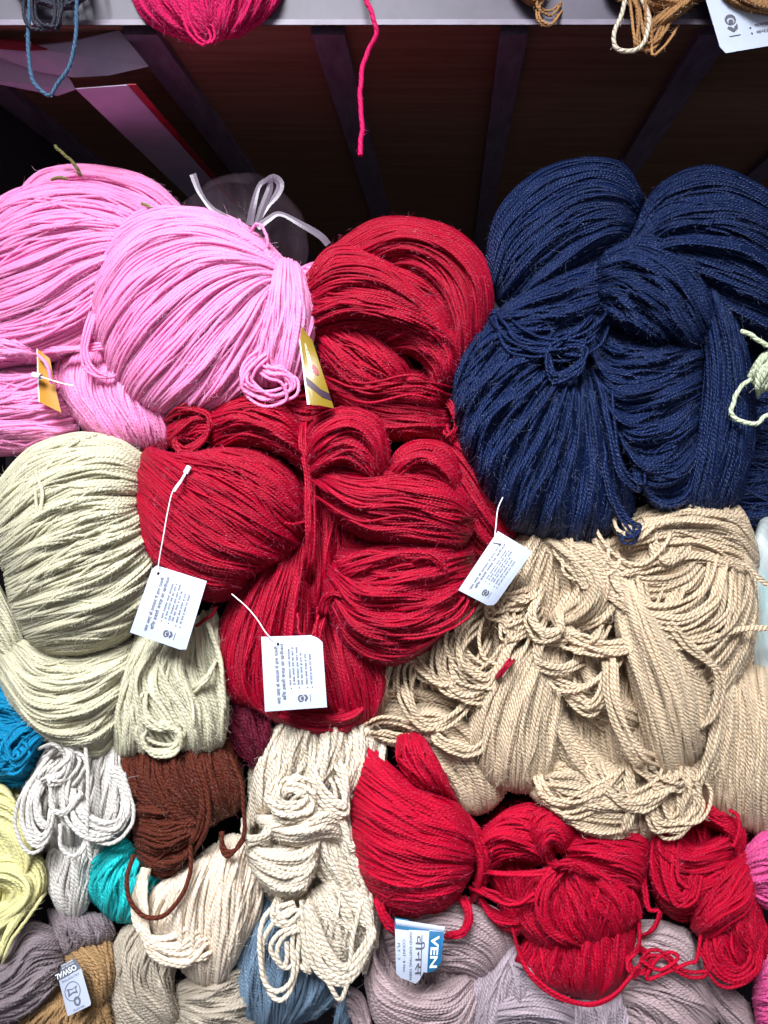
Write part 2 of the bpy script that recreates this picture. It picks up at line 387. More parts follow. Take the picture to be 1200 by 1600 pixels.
TAN = yarn('tan_yarn', (0.46, 0.28, 0.13), 0.55, 0.2, twist=1.4, var=.25)
STONE = yarn('stone_yarn', (0.58, 0.50, 0.40), 0.55, 0.25, twist=1.3, var=.22)
DENIM = yarn('denim_yarn', (0.18, 0.27, 0.38), 0.6, 0.3, twist=1.2, var=.28)
MAUVE = yarn('mauve_yarn', (0.52, 0.39, 0.41), 0.6, 0.35, twist=1.2, var=.2)
LILAC = yarn('lilac_grey_yarn', (0.49, 0.40, 0.46), 0.55, 0.35, twist=1.2, var=.2)
ROSE = yarn('low_red_yarn', (0.49, 0.001, 0.027), 0.55, 0.15, twist=0.9, var=.22)
RASP = yarn('raspberry_yarn', (0.62, 0.008, 0.11), 0.55, 0.15, twist=.9, var=.22)
HOT = yarn('hot_pink_yarn', (0.80, 0.10, 0.33), 0.6, 0.3, twist=1.0, var=.2)
OLIVE = yarn('olive_yarn', (0.20, 0.19, 0.07), 0.6, 0.2)
MINT = yarn('pale_mint_yarn', (0.66, 0.74, 0.52), 0.6, 0.3, twist=1.5)
RUST = yarn('rust_brown_yarn', (0.46, 0.24, 0.10), 0.6, 0.3, twist=.9)
SLATE = yarn('slate_blue_yarn', (0.07, 0.15, 0.26), 0.6, 0.3, twist=1.5)
INK = yarn('ink_yarn', (0.02, 0.02, 0.03), 0.6, 0.3)

# ---- pink
s = skein(140, 300, 'pink skein at the very back of the pink heap, its top carrying an olive tie')
patch(s, PINK, [[(10, 330), (55, 272), (110, 258), (170, 262), (235, 280), (300, 340)], [(10, 370), (60, 310), (120, 290), (190, 300), (240, 320), (310, 370)], [(10, 420), (70, 360), (130, 340), (200, 345), (250, 370), (320, 410)]], -70, 45, 2.8)
loose(s, OLIVE, [(86, 228, -10), (98, 240, -8), (108, 248, -10), (120, 262, -10), (126, 275, -18)], 1, h=0, r=3.2, name='tie_strand')
loose(s, OLIVE, [(80, 281, 0), (92, 277, 4), (106, 280, 2)], 1, r=2.6, name='tie_strand')
s = skein(90, 420, 'wide pink skein at the left edge, fanned strands pinched towards its right side')
patch(s, PINK, [[(-50, 345), (20, 298), (95, 280), (165, 285), (215, 308), (245, 345)], [(-50, 395), (40, 345), (120, 332), (190, 345), (245, 370)],
    [(-50, 450), (50, 412), (130, 382), (200, 374), (250, 386)], [(-50, 505), (50, 472), (120, 430), (195, 398), (250, 398)],
    [(-40, 545), (50, 530), (125, 500), (190, 440), (252, 408)], [(-10, 575), (70, 568), (135, 545), (195, 480), (255, 418)]], -45, 85, 2.9, ps=2.6, ridge=.55)
loose(s, PINK, [(60, 548, 22), (100, 545, 32), (160, 540, 38), (215, 520, 30)], 5, 5, r=2.8)
loose(s, PINK, [(148, 478, 40), (136, 515, 50), (128, 550, 50), (140, 582, 45), (170, 590, 40), (190, 560, 30)], 3, 5, r=2.8)
loose(s, OLIVE, [(222, 318, 12), (232, 322, 14), (242, 330, 10)], 1, r=2.8, name='tie_strand')
s = skein(50, 630, 'pink skein gathered in a knot at the lower left corner of the pink heap')
patch(s, PINK, [[(64, 548), (30, 515), (-50, 480)], [(66, 552), (20, 530), (-50, 515)], [(64, 560), (20, 552), (-50, 560)], [(66, 568), (30, 570), (-50, 590)]], -30, 55, 2.9)
patch(s, PINK, [[(66, 566), (30, 572), (-50, 575)], [(88, 590), (40, 605), (-50, 615)], [(105, 625), (50, 640), (-50, 650)], [(122, 668), (60, 672), (-50, 680)], [(118, 700), (50, 708), (-50, 715)]], -45, 65, 2.9, ridge=.7)
s = skein(180, 630, 'rounded pink skein end tucked under the big pink ball and above the pale green one')
patch(s, PINK, [[(95, 545), (84, 585), (98, 635), (140, 680)], [(130, 540), (118, 600), (145, 655), (180, 698)], [(165, 545), (160, 605), (185, 660), (212, 705)], [(205, 555), (205, 615), (225, 665), (240, 706)],
    [(245, 580), (248, 630), (258, 670), (262, 700)], [(275, 610), (272, 640), (272, 665), (268, 690)]], -45, 75, 2.9, ridge=.6)
s = skein(310, 480, 'largest pink skein, a ball of fanned strands drawn together beside the round crimson one')
patch(s, PINK, [[(462, 425), (400, 362), (330, 328), (250, 322), (190, 345), (152, 400)], [(465, 432), (395, 388), (305, 360), (215, 385), (160, 450), (142, 500)],
    [(466, 438), (400, 408), (310, 412), (225, 470), (178, 535), (168, 572)], [(466, 442), (410, 430), (338, 465), (268, 540), (218, 600), (205, 625)],
    [(466, 445), (420, 450), (378, 510), (318, 590), (262, 648)], [(470, 445), (430, 470), (404, 540), (368, 605), (325, 650)], [(474, 440), (450, 480), (432, 540), (412, 590), (375, 632)]], 5, 95, 2.9, ps=2.4, pt=2.4, ridge=.55, cross=.06)
patch(s, PINK, [[(418, 420), (396, 480), (388, 545), (392, 600)], [(440, 405), (432, 480), (420, 550), (418, 605)], [(462, 410), (468, 480), (458, 550), (448, 600)], [(475, 430), (492, 490), (486, 550), (474, 600)]], 50, 45, 3.0, name='strand_bundle')
loose(s, PINK, [(430, 540, 90), (392, 575, 92), (388, 605, 88), (420, 622, 84), (455, 610, 80), (450, 585, 84), (420, 580, 88), (400, 560, 84)], 8, 8, r=3.0)
loose(s, PINK, [(374, 345, 40), (385, 365, 50), (400, 382, 52), (425, 402, 62), (445, 425, 70)], 2, 2, r=3.0, name='tie_strand')
loose(s, PINK, [(392, 362, 46), (400, 350, 52), (410, 355, 54), (418, 375, 54), (416, 388, 50), (400, 388, 48)], 1, r=3.0, name='tie_strand')
s = skein(478, 428, 'small end of a pink skein peeking out behind the top of the red ball')
patch(s, PINK, [[(452, 452), (470, 420), (500, 408)], [(460, 470), (480, 440), (510, 430)], [(470, 490), (490, 465), (515, 455)]], -20, 30, 2.8)

# ---- red
s = skein(620, 470, 'round crimson skein topping the red heap, right of the pink ball')
patch(s, RED, [[(500, 400), (590, 342), (690, 350), (748, 392), (770, 450), (766, 520)], [(520, 410), (615, 366), (690, 382), (738, 430), (750, 500), (742, 560)], [(550, 425), (630, 395), (690, 425), (718, 480), (722, 540), (715, 590)], [(590, 440), (645, 435), (680, 480), (692, 540), (690, 590)]], -20, 105, 2.6, pt=2.6, ridge=.8)
patch(s, RED, [[(540, 420), (620, 400), (700, 450), (722, 520)], [(530, 460), (615, 445), (690, 495), (715, 560)], [(525, 505), (610, 495), (680, 535), (708, 590)], [(520, 550), (610, 545), (690, 580)]], -5, 92, 2.6, ridge=.7)
patch(s, RED, [[(472, 440), (515, 385), (580, 385), (640, 430), (698, 505)], [(465, 462), (522, 420), (590, 425), (650, 468), (698, 525)], [(465, 485), (532, 458), (600, 464), (655, 495), (692, 538)], [(470, 512), (538, 492), (600, 498), (650, 520), (686, 550)], [(482, 540), (545, 525), (600, 525), (650, 540)]], 12, 88, 2.6, ps=2.6, pt=2.6, ridge=.8)
patch(s, RED, [[(540, 495), (585, 515), (632, 555), (655, 600)], [(505, 508), (552, 540), (602, 582), (628, 612)], [(496, 535), (530, 572), (572, 602), (600, 618)], [(498, 570), (518, 598), (552, 618)]], 15, 65, 2.7, ridge=1.1)
patch(s, RED, [[(590, 520), (650, 496), (710, 510), (730, 565)], [(595, 535), (648, 522), (695, 548), (708, 598)], [(605, 555), (640, 555), (668, 580), (672, 615)]], 20, 62, 2.7, ridge=1.1)
patch(s, RED, [[(500, 580), (560, 590), (640, 575), (700, 590)], [(505, 600), (570, 620), (640, 622), (705, 630)], [(520, 625), (580, 655), (650, 662), (705, 670)], [(545, 650), (600, 685), (660, 690), (705, 695)]], 5, 55, 2.7, ridge=.9)
patch(s, RED, [[(500, 590), (540, 630), (600, 660), (640, 700)], [(520, 580), (560, 610), (620, 650), (670, 690)]], 15, 35, 2.7)
loose(s, RED, [(690, 620, 40), (705, 640, 42), (712, 665, 40), (700, 680, 36), (690, 660, 40)], 5, 4, r=2.6)
loose(s, RED, [(490, 470, 70), (560, 480, 100), (640, 500, 102), (700, 530, 80)], 8, 12, r=2.6)
loose(s, RED, [(520, 590, 60), (580, 610, 78), (650, 600, 80), (700, 620, 60)], 8, 12, r=2.6)
s = skein(745, 770, 'crimson skein flank half hidden between the red heap and the navy skein')
patch(s, RED, [[(690, 600), (735, 640), (775, 710), (800, 790)], [(690, 650), (730, 690), (770, 760), (812, 830)], [(690, 700), (730, 750), (765, 810), (800, 860)], [(700, 760), (725, 810), (755, 850), (780, 880)], [(700, 830), (720, 860), (745, 890), (755, 910)]], -40, 80, 2.7)
s = skein(345, 790, 'plump crimson skein at the left of the red heap with a white hang tag')
patch(s, RED, [[(285, 720), (335, 700), (400, 700), (455, 735), (482, 790)], [(255, 708), (330, 715), (400, 742), (455, 790), (478, 825)], [(230, 700), (300, 748), (380, 795), (430, 835), (465, 858)], [(212, 735), (275, 795), (345, 848), (405, 872), (440, 880)],
    [(208, 780), (250, 838), (305, 878), (360, 897), (405, 897)], [(214, 825), (240, 868), (280, 900), (330, 920), (385, 915)], [(228, 865), (250, 898), (290, 925), (335, 940), (375, 930)]], 10, 115, 2.6, ps=2.6, pt=2.6, ridge=.6)
patch(s, RED, [[(330, 635), (385, 608), (435, 618), (472, 665)], [(318, 655), (385, 638), (440, 655), (480, 695)], [(325, 690), (380, 672), (440, 690), (485, 725)], [(345, 712), (390, 700), (440, 712), (480, 745)]], 20, 70, 2.8)
patch(s, RED, [[(262, 665), (300, 640), (345, 640)], [(262, 690), (300, 665), (345, 660)], [(280, 705), (315, 690), (350, 690)]], 20, 40, 2.8)
loose(s, RED, [(258, 655, 50), (285, 640, 60), (325, 650, 62), (318, 685, 60), (285, 705, 58), (272, 685, 55), (300, 660, 60)], 8, 7, r=2.8)
patch(s, RED, [[(430, 600), (470, 595), (500, 600)], [(430, 635), (470, 640), (520, 640)], [(440, 665), (475, 680), (510, 670)]], 0, 50, 2.8)
loose(s, RED, [(475, 650, 60), (470, 690, 70), (480, 740, 74), (480, 790, 78), (482, 850, 74), (476, 900, 60)], 9, 6, r=2.8)
loose(s, RED, [(445, 817, 118), (460, 819, 112), (475, 815, 100)], 1, r=2.6)
s = skein(610, 830, 'heavily folded crimson skein in the middle of the red heap, twisted strands looping right')
patch(s, RED, [[(476, 712), (484, 660), (540, 635), (590, 648), (608, 695), (606, 740)], [(480, 725), (500, 685), (548, 663), (585, 685), (598, 730), (600, 755)], [(482, 740), (515, 710), (550, 700), (580, 725), (592, 760)], [(490, 755), (520, 735), (550, 738), (578, 765)]], 45, 85, 2.7)
patch(s, RED, [[(598, 755), (620, 705), (660, 687), (705, 702), (722, 760), (720, 800)], [(600, 765), (635, 725), (668, 718), (700, 745), (712, 790)], [(605, 780), (640, 752), (670, 750), (695, 780)]], 40, 75, 2.7)
patch(s, RED, [[(488, 722), (560, 735), (635, 730), (700, 742), (738, 785)], [(496, 745), (565, 765), (640, 765), (705, 778), (740, 805)], [(502, 770), (570, 798), (640, 800), (705, 808), (738, 825)], [(512, 795), (575, 825), (640, 832), (700, 842), (732, 842)], [(525, 815), (580, 845), (640, 855), (695, 858), (720, 855)]], 70, 70, 2.7, ridge=1.1)
patch(s, RED, [[(530, 850), (600, 835), (665, 835), (725, 850)], [(525, 870), (600, 880), (670, 865), (740, 855)], [(515, 885), (575, 915), (655, 905), (742, 880)], [(510, 895), (560, 945), (650, 945), (742, 905)], [(508, 905), (558, 975), (645, 985), (738, 930)], [(505, 920), (552, 1000), (635, 1020), (722, 965)], [(505, 950), (548, 1020), (615, 1040), (690, 1005)]], 25, 105, 2.7, ridge=1.2)
patch(s, RED, [[(462, 730), (470, 820), (455, 950)], [(500, 730), (505, 830), (500, 960)], [(545, 760), (540, 850), (530, 960)], [(580, 800), (580, 870), (560, 960)]], -10, 55, 2.7, ridge=1.4)
patch(s, RED, [[(526, 878), (600, 848), (700, 846)], [(536, 900), (610, 876), (712, 866)], [(556, 918), (625, 902), (705, 888)]], 88, 32, 2.7, ridge=1.3, wander=1.1)
patch(s, RED, [[(560, 905), (610, 900), (660, 925), (722, 915)], [(562, 925), (612, 925), (660, 950), (716, 945)]], 92, 26, 2.7, ridge=1.3, wander=1.1)
loose(s, RED, [(520, 930, 96), (560, 975, 118), (630, 990, 124), (700, 965, 112), (735, 920, 90)], 9, 14, r=2.7)
loose(s, RED, [(500, 755, 118), (560, 790, 138), (630, 788, 142), (700, 805, 134), (732, 800, 110)], 8, 12, r=2.7)
loose(s, RED, [(600, 1000, 100), (598, 970, 112), (606, 950, 114), (622, 945, 112)], 2, 4, r=2.8)
loose(s, RED, [(498, 965, 90), (505, 935, 100), (525, 928, 105), (548, 945, 105)], 4, 5, r=2.8)
loose(s, RED, [(640, 880, 120), (665, 868, 126), (690, 880, 124), (700, 905, 118)], 6, 7, r=2.7)
s = skein(450, 1000, 'crimson skein hanging in long strands behind the square white tag, lowest of the red heap')
patch(s, RED, [[(405, 880), (362, 935), (335, 1000), (335, 1055), (360, 1095)], [(425, 870), (388, 950), (368, 1030), (375, 1085), (410, 1115)], [(450, 850), (422, 950), (410, 1040), (420, 1105), (440, 1130)], [(472, 840), (455, 950), (450, 1040), (460, 1125)], [(492, 820), (488, 950), (490, 1050), (505, 1138)]], -5, 75, 2.8, ridge=1.1)
patch(s, RED, [[(492, 900), (495, 1000), (512, 1090), (535, 1142)], [(515, 930), (530, 1010), (552, 1085), (560, 1142)], [(540, 960), (568, 1020), (590, 1075), (582, 1128)], [(570, 990), (600, 1030), (605, 1065), (592, 1100)]], -5, 65, 2.8, ridge=1.2)
patch(s, RED, [[(415, 1090), (480, 1105), (545, 1100), (580, 1070)], [(422, 1110), (480, 1128), (545, 1125), (578, 1095)], [(440, 1128), (485, 1146), (540, 1146), (568, 1122)]], 10, 45, 2.8)
patch(s, RED, [[(520, 900), (510, 1000), (530, 1100)], [(560, 900), (560, 1000), (560, 1110)], [(600, 960), (605, 1010), (590, 1070)]], -50, 45, 2.8, ridge=1.4)
loose(s, RED, [(466, 958, 80), (466, 980, 88), (474, 996, 92), (488, 994, 90), (492, 975, 84)], 1, r=3.6)
loose(s, RED, [(338, 948, 60), (330, 962, 66), (318, 970, 66), (306, 978, 60)], 1, r=3.2)
loose(s, RED, [(505, 950, 80), (495, 1000, 86), (498, 1060, 84), (520, 1110, 70)], 5, 7, r=2.8)

# ---- navy
s = skein(860, 560, 'navy skein beside the red heap, its strands knotted at the middle and fanning down')
patch(s, NAVY, [[(755, 440), (775, 335), (835, 272), (910, 248), (975, 258), (1005, 310)], [(765, 455), (795, 370), (855, 312), (920, 285), (975, 295), (1000, 325)], [(775, 470), (825, 405), (895, 352), (955, 332), (995, 345)], [(785, 485), (850, 432), (910, 392), (955, 372), (985, 372)], [(795, 500), (850, 465), (905, 432), (945, 412), (975, 405)]], -45, 90, 2.9)
patch(s, NAVY, [[(785, 480), (845, 440), (900, 418), (955, 405)], [(770, 500), (840, 482), (900, 465), (950, 450)], [(775, 525), (840, 525), (900, 512), (945, 490)], [(790, 560), (850, 565), (900, 555), (940, 525)]], 10, 65, 2.9, ridge=1.4)
patch(s, NAVY, [[(810, 478), (745, 495), (712, 550), (706, 605)], [(850, 530), (790, 552), (738, 608), (710, 665)], [(872, 560), (812, 612), (758, 668), (735, 735)], [(885, 575), (838, 650), (795, 725), (775, 800)], [(893, 580), (868, 680), (832, 765), (805, 830)], [(902, 580), (898, 680), (878, 785), (862, 845)], [(915, 580), (932, 680), (938, 775), (922, 850)], [(925, 575), (962, 660), (985, 745), (992, 810)]], 5, 100, 2.9, ps=2.6, pt=3.2, ridge=1.2, cross=.06)
loose(s, NAVY, [(870, 525, 90), (858, 560, 98), (870, 590, 100), (905, 575, 98), (915, 550, 94), (895, 545, 98), (870, 550, 96)], 8, 8, r=3)
loose(s, NAVY, [(780, 505, 70), (810, 540, 84), (860, 548, 92), (910, 530, 88), (935, 500, 80)], 9, 12, r=3)
loose(s, NAVY, [(945, 600, 80), (958, 680, 90), (975, 740, 86), (1000, 760, 80), (998, 720, 76), (985, 700, 74)], 6, 8, r=3)
loose(s, NAVY, [(940, 690, 90), (960, 780, 80), (985, 820, 78), (998, 825, 76), (990, 842, 78), (972, 838, 78), (965, 815, 76)], 4, 6, r=3)
s = skein(1060, 560, 'navy skein at the right edge with a long vertical fall of strands and crossing folds')
patch(s, NAVY, [[(1125, 480), (1200, 520), (1250, 560)], [(1125, 600), (1190, 620), (1250, 640)], [(1120, 720), (1190, 720), (1250, 720)], [(1120, 820), (1190, 820), (1250, 800)]], -70, 30, 3)
patch(s, NAVY, [[(980, 385), (1020, 300), (1085, 262), (1150, 270), (1250, 330)], [(978, 395), (1040, 335), (1110, 320), (1170, 330), (1250, 380)], [(978, 405), (1050, 372), (1120, 372), (1170, 385), (1250, 430)], [(985, 415), (1070, 405), (1140, 425), (1190, 445), (1250, 480)], [(1010, 430), (1085, 440), (1150, 475), (1190, 495), (1250, 535)], [(1040, 450), (1095, 480), (1150, 520), (1200, 550), (1250, 590)]], -30, 95, 2.9, ridge=1.1)
patch(s, NAVY, [[(930, 430), (1010, 400), (1110, 420)], [(930, 480), (1010, 460), (1120, 480)], [(930, 540), (1010, 530), (1120, 540)], [(940, 700), (1010, 650), (1120, 640)]], -30, 60, 2.9, ridge=1.3)
patch(s, NAVY, [[(945, 395), (1000, 368), (1055, 380), (1105, 430), (1135, 500)], [(934, 415), (990, 400), (1045, 425), (1085, 475), (1108, 530)], [(930, 442), (975, 436), (1022, 462), (1060, 505), (1080, 545)], [(934, 475), (962, 478), (1000, 500), (1035, 535)], [(945, 505), (965, 510), (990, 530)]], 25, 72, 2.9, ridge=1.2)
patch(s, NAVY, [[(928, 470), (955, 510), (1010, 512), (1105, 490)], [(918, 510), (948, 555), (1010, 558), (1105, 530)], [(916, 550), (955, 610), (1015, 610), (1100, 575)], [(922, 590), (970, 660), (1025, 660), (1095, 625)], [(940, 630), (990, 710), (1045, 710), (1092, 670)], [(965, 670), (1010, 760), (1065, 762), (1095, 710)], [(1000, 730), (1020, 795), (1070, 800), (1100, 750)]], 0, 80, 2.9, ridge=1.5, cross=.15)
patch(s, NAVY, [[(1075, 430), (1100, 550), (1088, 680), (1055, 790)], [(1098, 430), (1125, 560), (1115, 690), (1088, 800)], [(1120, 440), (1148, 560), (1145, 690), (1120, 800)], [(1140, 460), (1172, 570), (1178, 690), (1150, 790)]], 10, 65, 3.0, ridge=1.1)
# ---- pale green
s = skein(115, 850, 'big pale green skein ball at the left edge under the pink heap')
patch(s, PALE, [[(-20, 770), (40, 705), (115, 678), (180, 685), (228, 715)], [(-20, 815), (50, 752), (120, 722), (180, 720), (228, 738)], [(-12, 860), (60, 800), (130, 772), (190, 765), (228, 768)], [(5, 890), (70, 848), (140, 820), (200, 805), (228, 795)], [(12, 925), (85, 888), (155, 860), (215, 832), (236, 815)],
    [(22, 962), (95, 935), (170, 908), (225, 870), (242, 845)], [(45, 1000), (110, 980), (180, 955), (232, 915), (246, 880)], [(80, 1022), (135, 1022), (195, 1000), (235, 950), (246, 920)]], 5, 110, 3.1, ps=2.4, pt=2.6, ridge=.7)
loose(s, PALE, [(225, 800, 60), (212, 812, 80), (190, 820, 92)], 2, 3, r=3.2)
loose(s, PALE, [(50, 740, 95), (60, 780, 108), (45, 830, 104)], 3, 8, r=3)
s = skein(110, 1090, 'pale green skein below the big pale green ball, bending round in an arc')
patch(s, PALE, [[(-30, 870), (-5, 910), (20, 960), (40, 1010)], [(-40, 930), (-15, 970), (10, 1000), (30, 1030)], [(-40, 980), (-20, 1010), (0, 1030), (20, 1050)]], -30, 40, 3)
patch(s, PALE, [[(35, 1000), (100, 1020), (165, 1015), (225, 990)], [(10, 1015), (55, 1060), (130, 1058), (215, 1015)], [(0, 1035), (50, 1100), (130, 1095), (208, 1045)], [(0, 1060), (60, 1130), (130, 1128), (200, 1080)], [(15, 1095), (75, 1152), (140, 1162), (192, 1120)], [(60, 1150), (120, 1178), (160, 1185), (190, 1160)]], -15, 85, 3.1, ridge=1.0)
s = skein(270, 1080, 'pale green hank hanging under the tilted white tag, ending in small loops')
patch(s, PALE, [[(215, 990), (186, 1060), (176, 1120), (180, 1180)], [(240, 985), (205, 1070), (200, 1130), (200, 1182)], [(262, 985), (218, 1060), (238, 1120), (272, 1178)], [(285, 975), (270, 1050), (302, 1115), (318, 1178)], [(310, 965), (318, 1040), (340, 1100), (345, 1165)], [(335, 950), (348, 1010), (355, 1080), (356, 1130)]], 5, 65, 3.3, ridge=1.2, pt=3.5, fz=2)
loose(s, PALE, [(240, 1120, 60), (222, 1150, 64), (240, 1172, 62), (275, 1170, 60), (285, 1145, 62), (262, 1130, 64), (245, 1150, 60)], 9, 8, r=3.3)
loose(s, PALE, [(318, 960, 60), (338, 1010, 66), (348, 1060, 66), (350, 1120, 58)], 4, 5, r=3.3)
loose(s, PALE, [(225, 1080, 70), (222, 1110, 74), (240, 1135, 74), (265, 1140, 70)], 5, 6, r=3.3)
loose(s, PALE, [(300, 1080, 72), (325, 1060, 74), (338, 1030, 70)], 4, 8, r=3.2)

# ---- beige, a messy heap of three skeins
s = skein(1050, 900, 'beige skein right below the navy skein, its loops sagging to the right edge')
SK = [s]
patch(s, BEIG, [[(930, 840), (1000, 795), (1080, 775), (1150, 788), (1175, 830)], [(930, 870), (1000, 835), (1080, 818), (1150, 832), (1185, 870)], [(925, 895), (1000, 880), (1080, 865), (1145, 878), (1180, 900)], [(925, 920), (1000, 930), (1080, 910), (1140, 915), (1175, 925)]], -20, 70, 3.3, ridge=1.4)
patch(s, BEIG, [[(950, 850), (1010, 885), (1065, 880), (1095, 850)], [(940, 870), (1000, 915), (1070, 910), (1110, 865)], [(930, 885), (990, 945), (1075, 940), (1125, 880)]], 0, 60, 3.3, ridge=1.0)
patch(s, BEIG, [[(920, 885), (985, 955), (1065, 960), (1115, 910), (1112, 860)], [(925, 890), (990, 985), (1080, 990), (1140, 920), (1135, 850)], [(930, 900), (1000, 1020), (1100, 1020), (1160, 930), (1155, 850)], [(950, 930), (1030, 1060), (1115, 1060), (1172, 960), (1172, 870)], [(980, 980), (1060, 1090), (1130, 1095), (1180, 1000), (1180, 900)]], -10, 65, 3.3, ridge=1.6, cross=.3)
for k in range(7):
    e = k*9
    loose(s, BEIG, [(935+e, 880, 60), (975+e*.8, 935+e, 72), (1050+e*.6, 950+e*1.1, 76), (1105+e*.6, 920+e, 70), (1118+e*.5, 870+e*.5, 60)], 3, 8, r=3.3)
loose(s, BEIG, [(1140, 880, 50), (1165, 880, 56), (1190, 905, 56), (1215, 920, 50)], 2, 4, r=3.2)
loose(s, BEIG, [(1080, 990, 66), (1120, 996, 70), (1160, 985, 66), (1215, 982, 56)], 2, 4, r=3.2)
patch(s, BEIG, [[(930, 860), (925, 950), (930, 1050)], [(990, 850), (1000, 950), (1000, 1060)], [(1060, 850), (1070, 950), (1070, 1070)], [(1130, 850), (1140, 950), (1130, 1070)], [(1175, 860), (1185, 950), (1175, 1050)]], -45, 55, 3.3, ridge=1.4)
s = skein(860, 920, 'beige skein fanning from a knot just right of the tilted white tag')
SK.append(s)
patch(s, BEIG, [[(830, 820), (780, 870), (735, 930), (700, 985)], [(850, 815), (820, 880), (790, 950), (760, 1010)], [(870, 820), (850, 890), (840, 960), (830, 1010)], [(890, 820), (885, 900), (880, 960), (872, 1000)]], -20, 70, 3.3, ridge=1.3)
patch(s, BEIG, [[(880, 828), (960, 870), (985, 920), (950, 975), (870, 1000)], [(870, 838), (930, 880), (950, 920), (925, 965), (865, 985)], [(850, 838), (895, 880), (915, 920), (895, 955), (858, 975)], [(835, 840), (860, 880), (875, 920), (865, 950), (850, 970)]], 5, 75, 3.3, ridge=1.2)
loose(s, BEIG, [(800, 880, 70), (780, 910, 76), (770, 940, 78), (790, 950, 78), (830, 935, 76)], 9, 14, r=3.4)
loose(s, BEIG, [(850, 930, 80), (835, 960, 90), (850, 990, 92), (880, 985, 90), (875, 960, 88)], 8, 10, r=3.4)
loose(s, BEIG, [(760, 950, 60), (720, 985, 70), (725, 1040, 74), (770, 1060, 70), (800, 1010, 70), (820, 980, 66)], 14, 16, r=3.4)
loose(s, BEIG, [(700, 990, 60), (690, 1040, 66), (710, 1080, 66), (745, 1085, 66), (775, 1060, 66)], 12, 10, r=3.4)
loose(s, BEIG, [(850, 980, 80), (840, 1010, 86), (845, 1040, 86), (880, 1050, 84), (905, 1035, 80)], 5, 8, r=3.4)
patch(s, BEIG, [[(640, 1000), (680, 1040), (700, 1110)], [(720, 940), (750, 1010), (760, 1100)], [(790, 880), (810, 980), (810, 1100)], [(850, 860), (870, 980), (870, 1100)], [(910, 870), (930, 980), (940, 1100)]], -40, 55, 3.3, ridge=1.4)
s = skein(780, 1100, 'beige skein dropping in a straight thick column below the knot, above the lowest red skein')
SK.append(s)
patch(s, BEIG, [[(830, 990), (770, 1020), (740, 1090), (728, 1170)], [(840, 990), (795, 1040), (765, 1120), (752, 1215)], [(855, 990), (825, 1050), (800, 1130), (790, 1235)], [(870, 990), (858, 1060), (850, 1140), (842, 1235)], [(885, 990), (885, 1060), (880, 1130), (870, 1200)]], 5, 80, 3.3, ridge=.9, cross=.05)
patch(s, BEIG, [[(590, 1030), (640, 1012), (700, 1020), (740, 1060)], [(578, 1060), (640, 1058), (700, 1075), (745, 1110)], [(568, 1100), (630, 1100), (700, 1120), (750, 1160)], [(560, 1145), (630, 1140), (700, 1165), (755, 1215)]], -50, 60, 3.3, ridge=1.4)
patch(s, BEIG, [[(610, 1110), (690, 1095), (770, 1170), (790, 1240)], [(620, 1130), (690, 1130), (750, 1190), (770, 1262)], [(640, 1155), (690, 1165), (730, 1215), (745, 1272)], [(600, 1160), (650, 1180), (700, 1230), (720, 1265)]], -20, 60, 3.3, ridge=1.0)
for k in range(4):
    loose(s, BEIG, [(580+k*22, 1100, 20), (582+k*20, 1050, 34), (600+k*22, 1022, 36), (640+k*18, 1030, 36), (655+k*16, 1070+k*6, 30)], 5, 12, r=3.3)
loose(s, BEIG, [(560, 1180, 10), (575, 1140, 20), (620, 1140, 25), (680, 1150, 30)], 6, 12, r=3.3)
s = skein(1000, 1080, 'beige skein with a long smooth diagonal fall in the middle of the beige heap')
SK.append(s)
patch(s, BEIG, [[(880, 1010), (870, 1060), (905, 1130), (985, 1160)], [(900, 1000), (905, 1050), (940, 1100), (1000, 1130)], [(930, 990), (935, 1040), (965, 1080), (1010, 1100)]], -5, 55, 3.3)
patch(s, BEIG, [[(955, 880), (960, 980), (990, 1090), (1020, 1205)], [(970, 890), (990, 990), (1025, 1100), (1050, 1220)], [(985, 900), (1030, 990), (1070, 1090), (1085, 1190)], [(1000, 920), (1070, 1000), (1110, 1080), (1110, 1160)]], 15, 80, 3.3, ridge=1.0, cross=.06)
patch(s, BEIG, [[(880, 1040), (885, 1110), (940, 1180), (1010, 1195)], [(870, 1060), (870, 1130), (920, 1205), (1000, 1225)], [(862, 1090), (855, 1150), (890, 1215), (960, 1245)]], -10, 60, 3.3)
patch(s, BEIG, [[(850, 1000), (850, 1120), (860, 1240)], [(900, 1000), (910, 1120), (920, 1250)], [(960, 980), (970, 1120), (990, 1250)], [(1050, 980), (1060, 1120), (1060, 1250)], [(1120, 980), (1130, 1120), (1110, 1230)]], -38, 60, 3.3, ridge=1.4)
loose(s, BEIG, [(960, 1020, 80), (965, 1100, 90), (1000, 1170, 88), (1030, 1190, 80)], 5, 10, r=3.4)
loose(s, BEIG, [(1030, 950, 70), (1080, 1010, 80), (1118, 1050, 76), (1110, 1120, 70), (1060, 1150, 70)], 5, 10, r=3.4)
s = skein(950, 1240, 'lowest beige skein resting on the red ones, strands curling into a fringe of loops')
SK.append(s)
patch(s, BEIG, [[(860, 1180), (900, 1170), (960, 1190), (1010, 1200)], [(835, 1215), (900, 1215), (960, 1225), (1010, 1225)], [(825, 1235), (890, 1260), (960, 1270), (1010, 1260)], [(850, 1260), (910, 1295), (965, 1300), (1000, 1290)], [(900, 1290), (940, 1312), (970, 1318), (995, 1305)]], 0, 65, 3.3, ridge=1.1)
patch(s, BEIG, [[(985, 1180), (975, 1240), (985, 1310)], [(1020, 1180), (1020, 1250), (1020, 1315)], [(1060, 1180), (1065, 1240), (1055, 1305)], [(1090, 1170), (1105, 1225), (1095, 1280)]], -15, 60, 3.3, ridge=1.3)
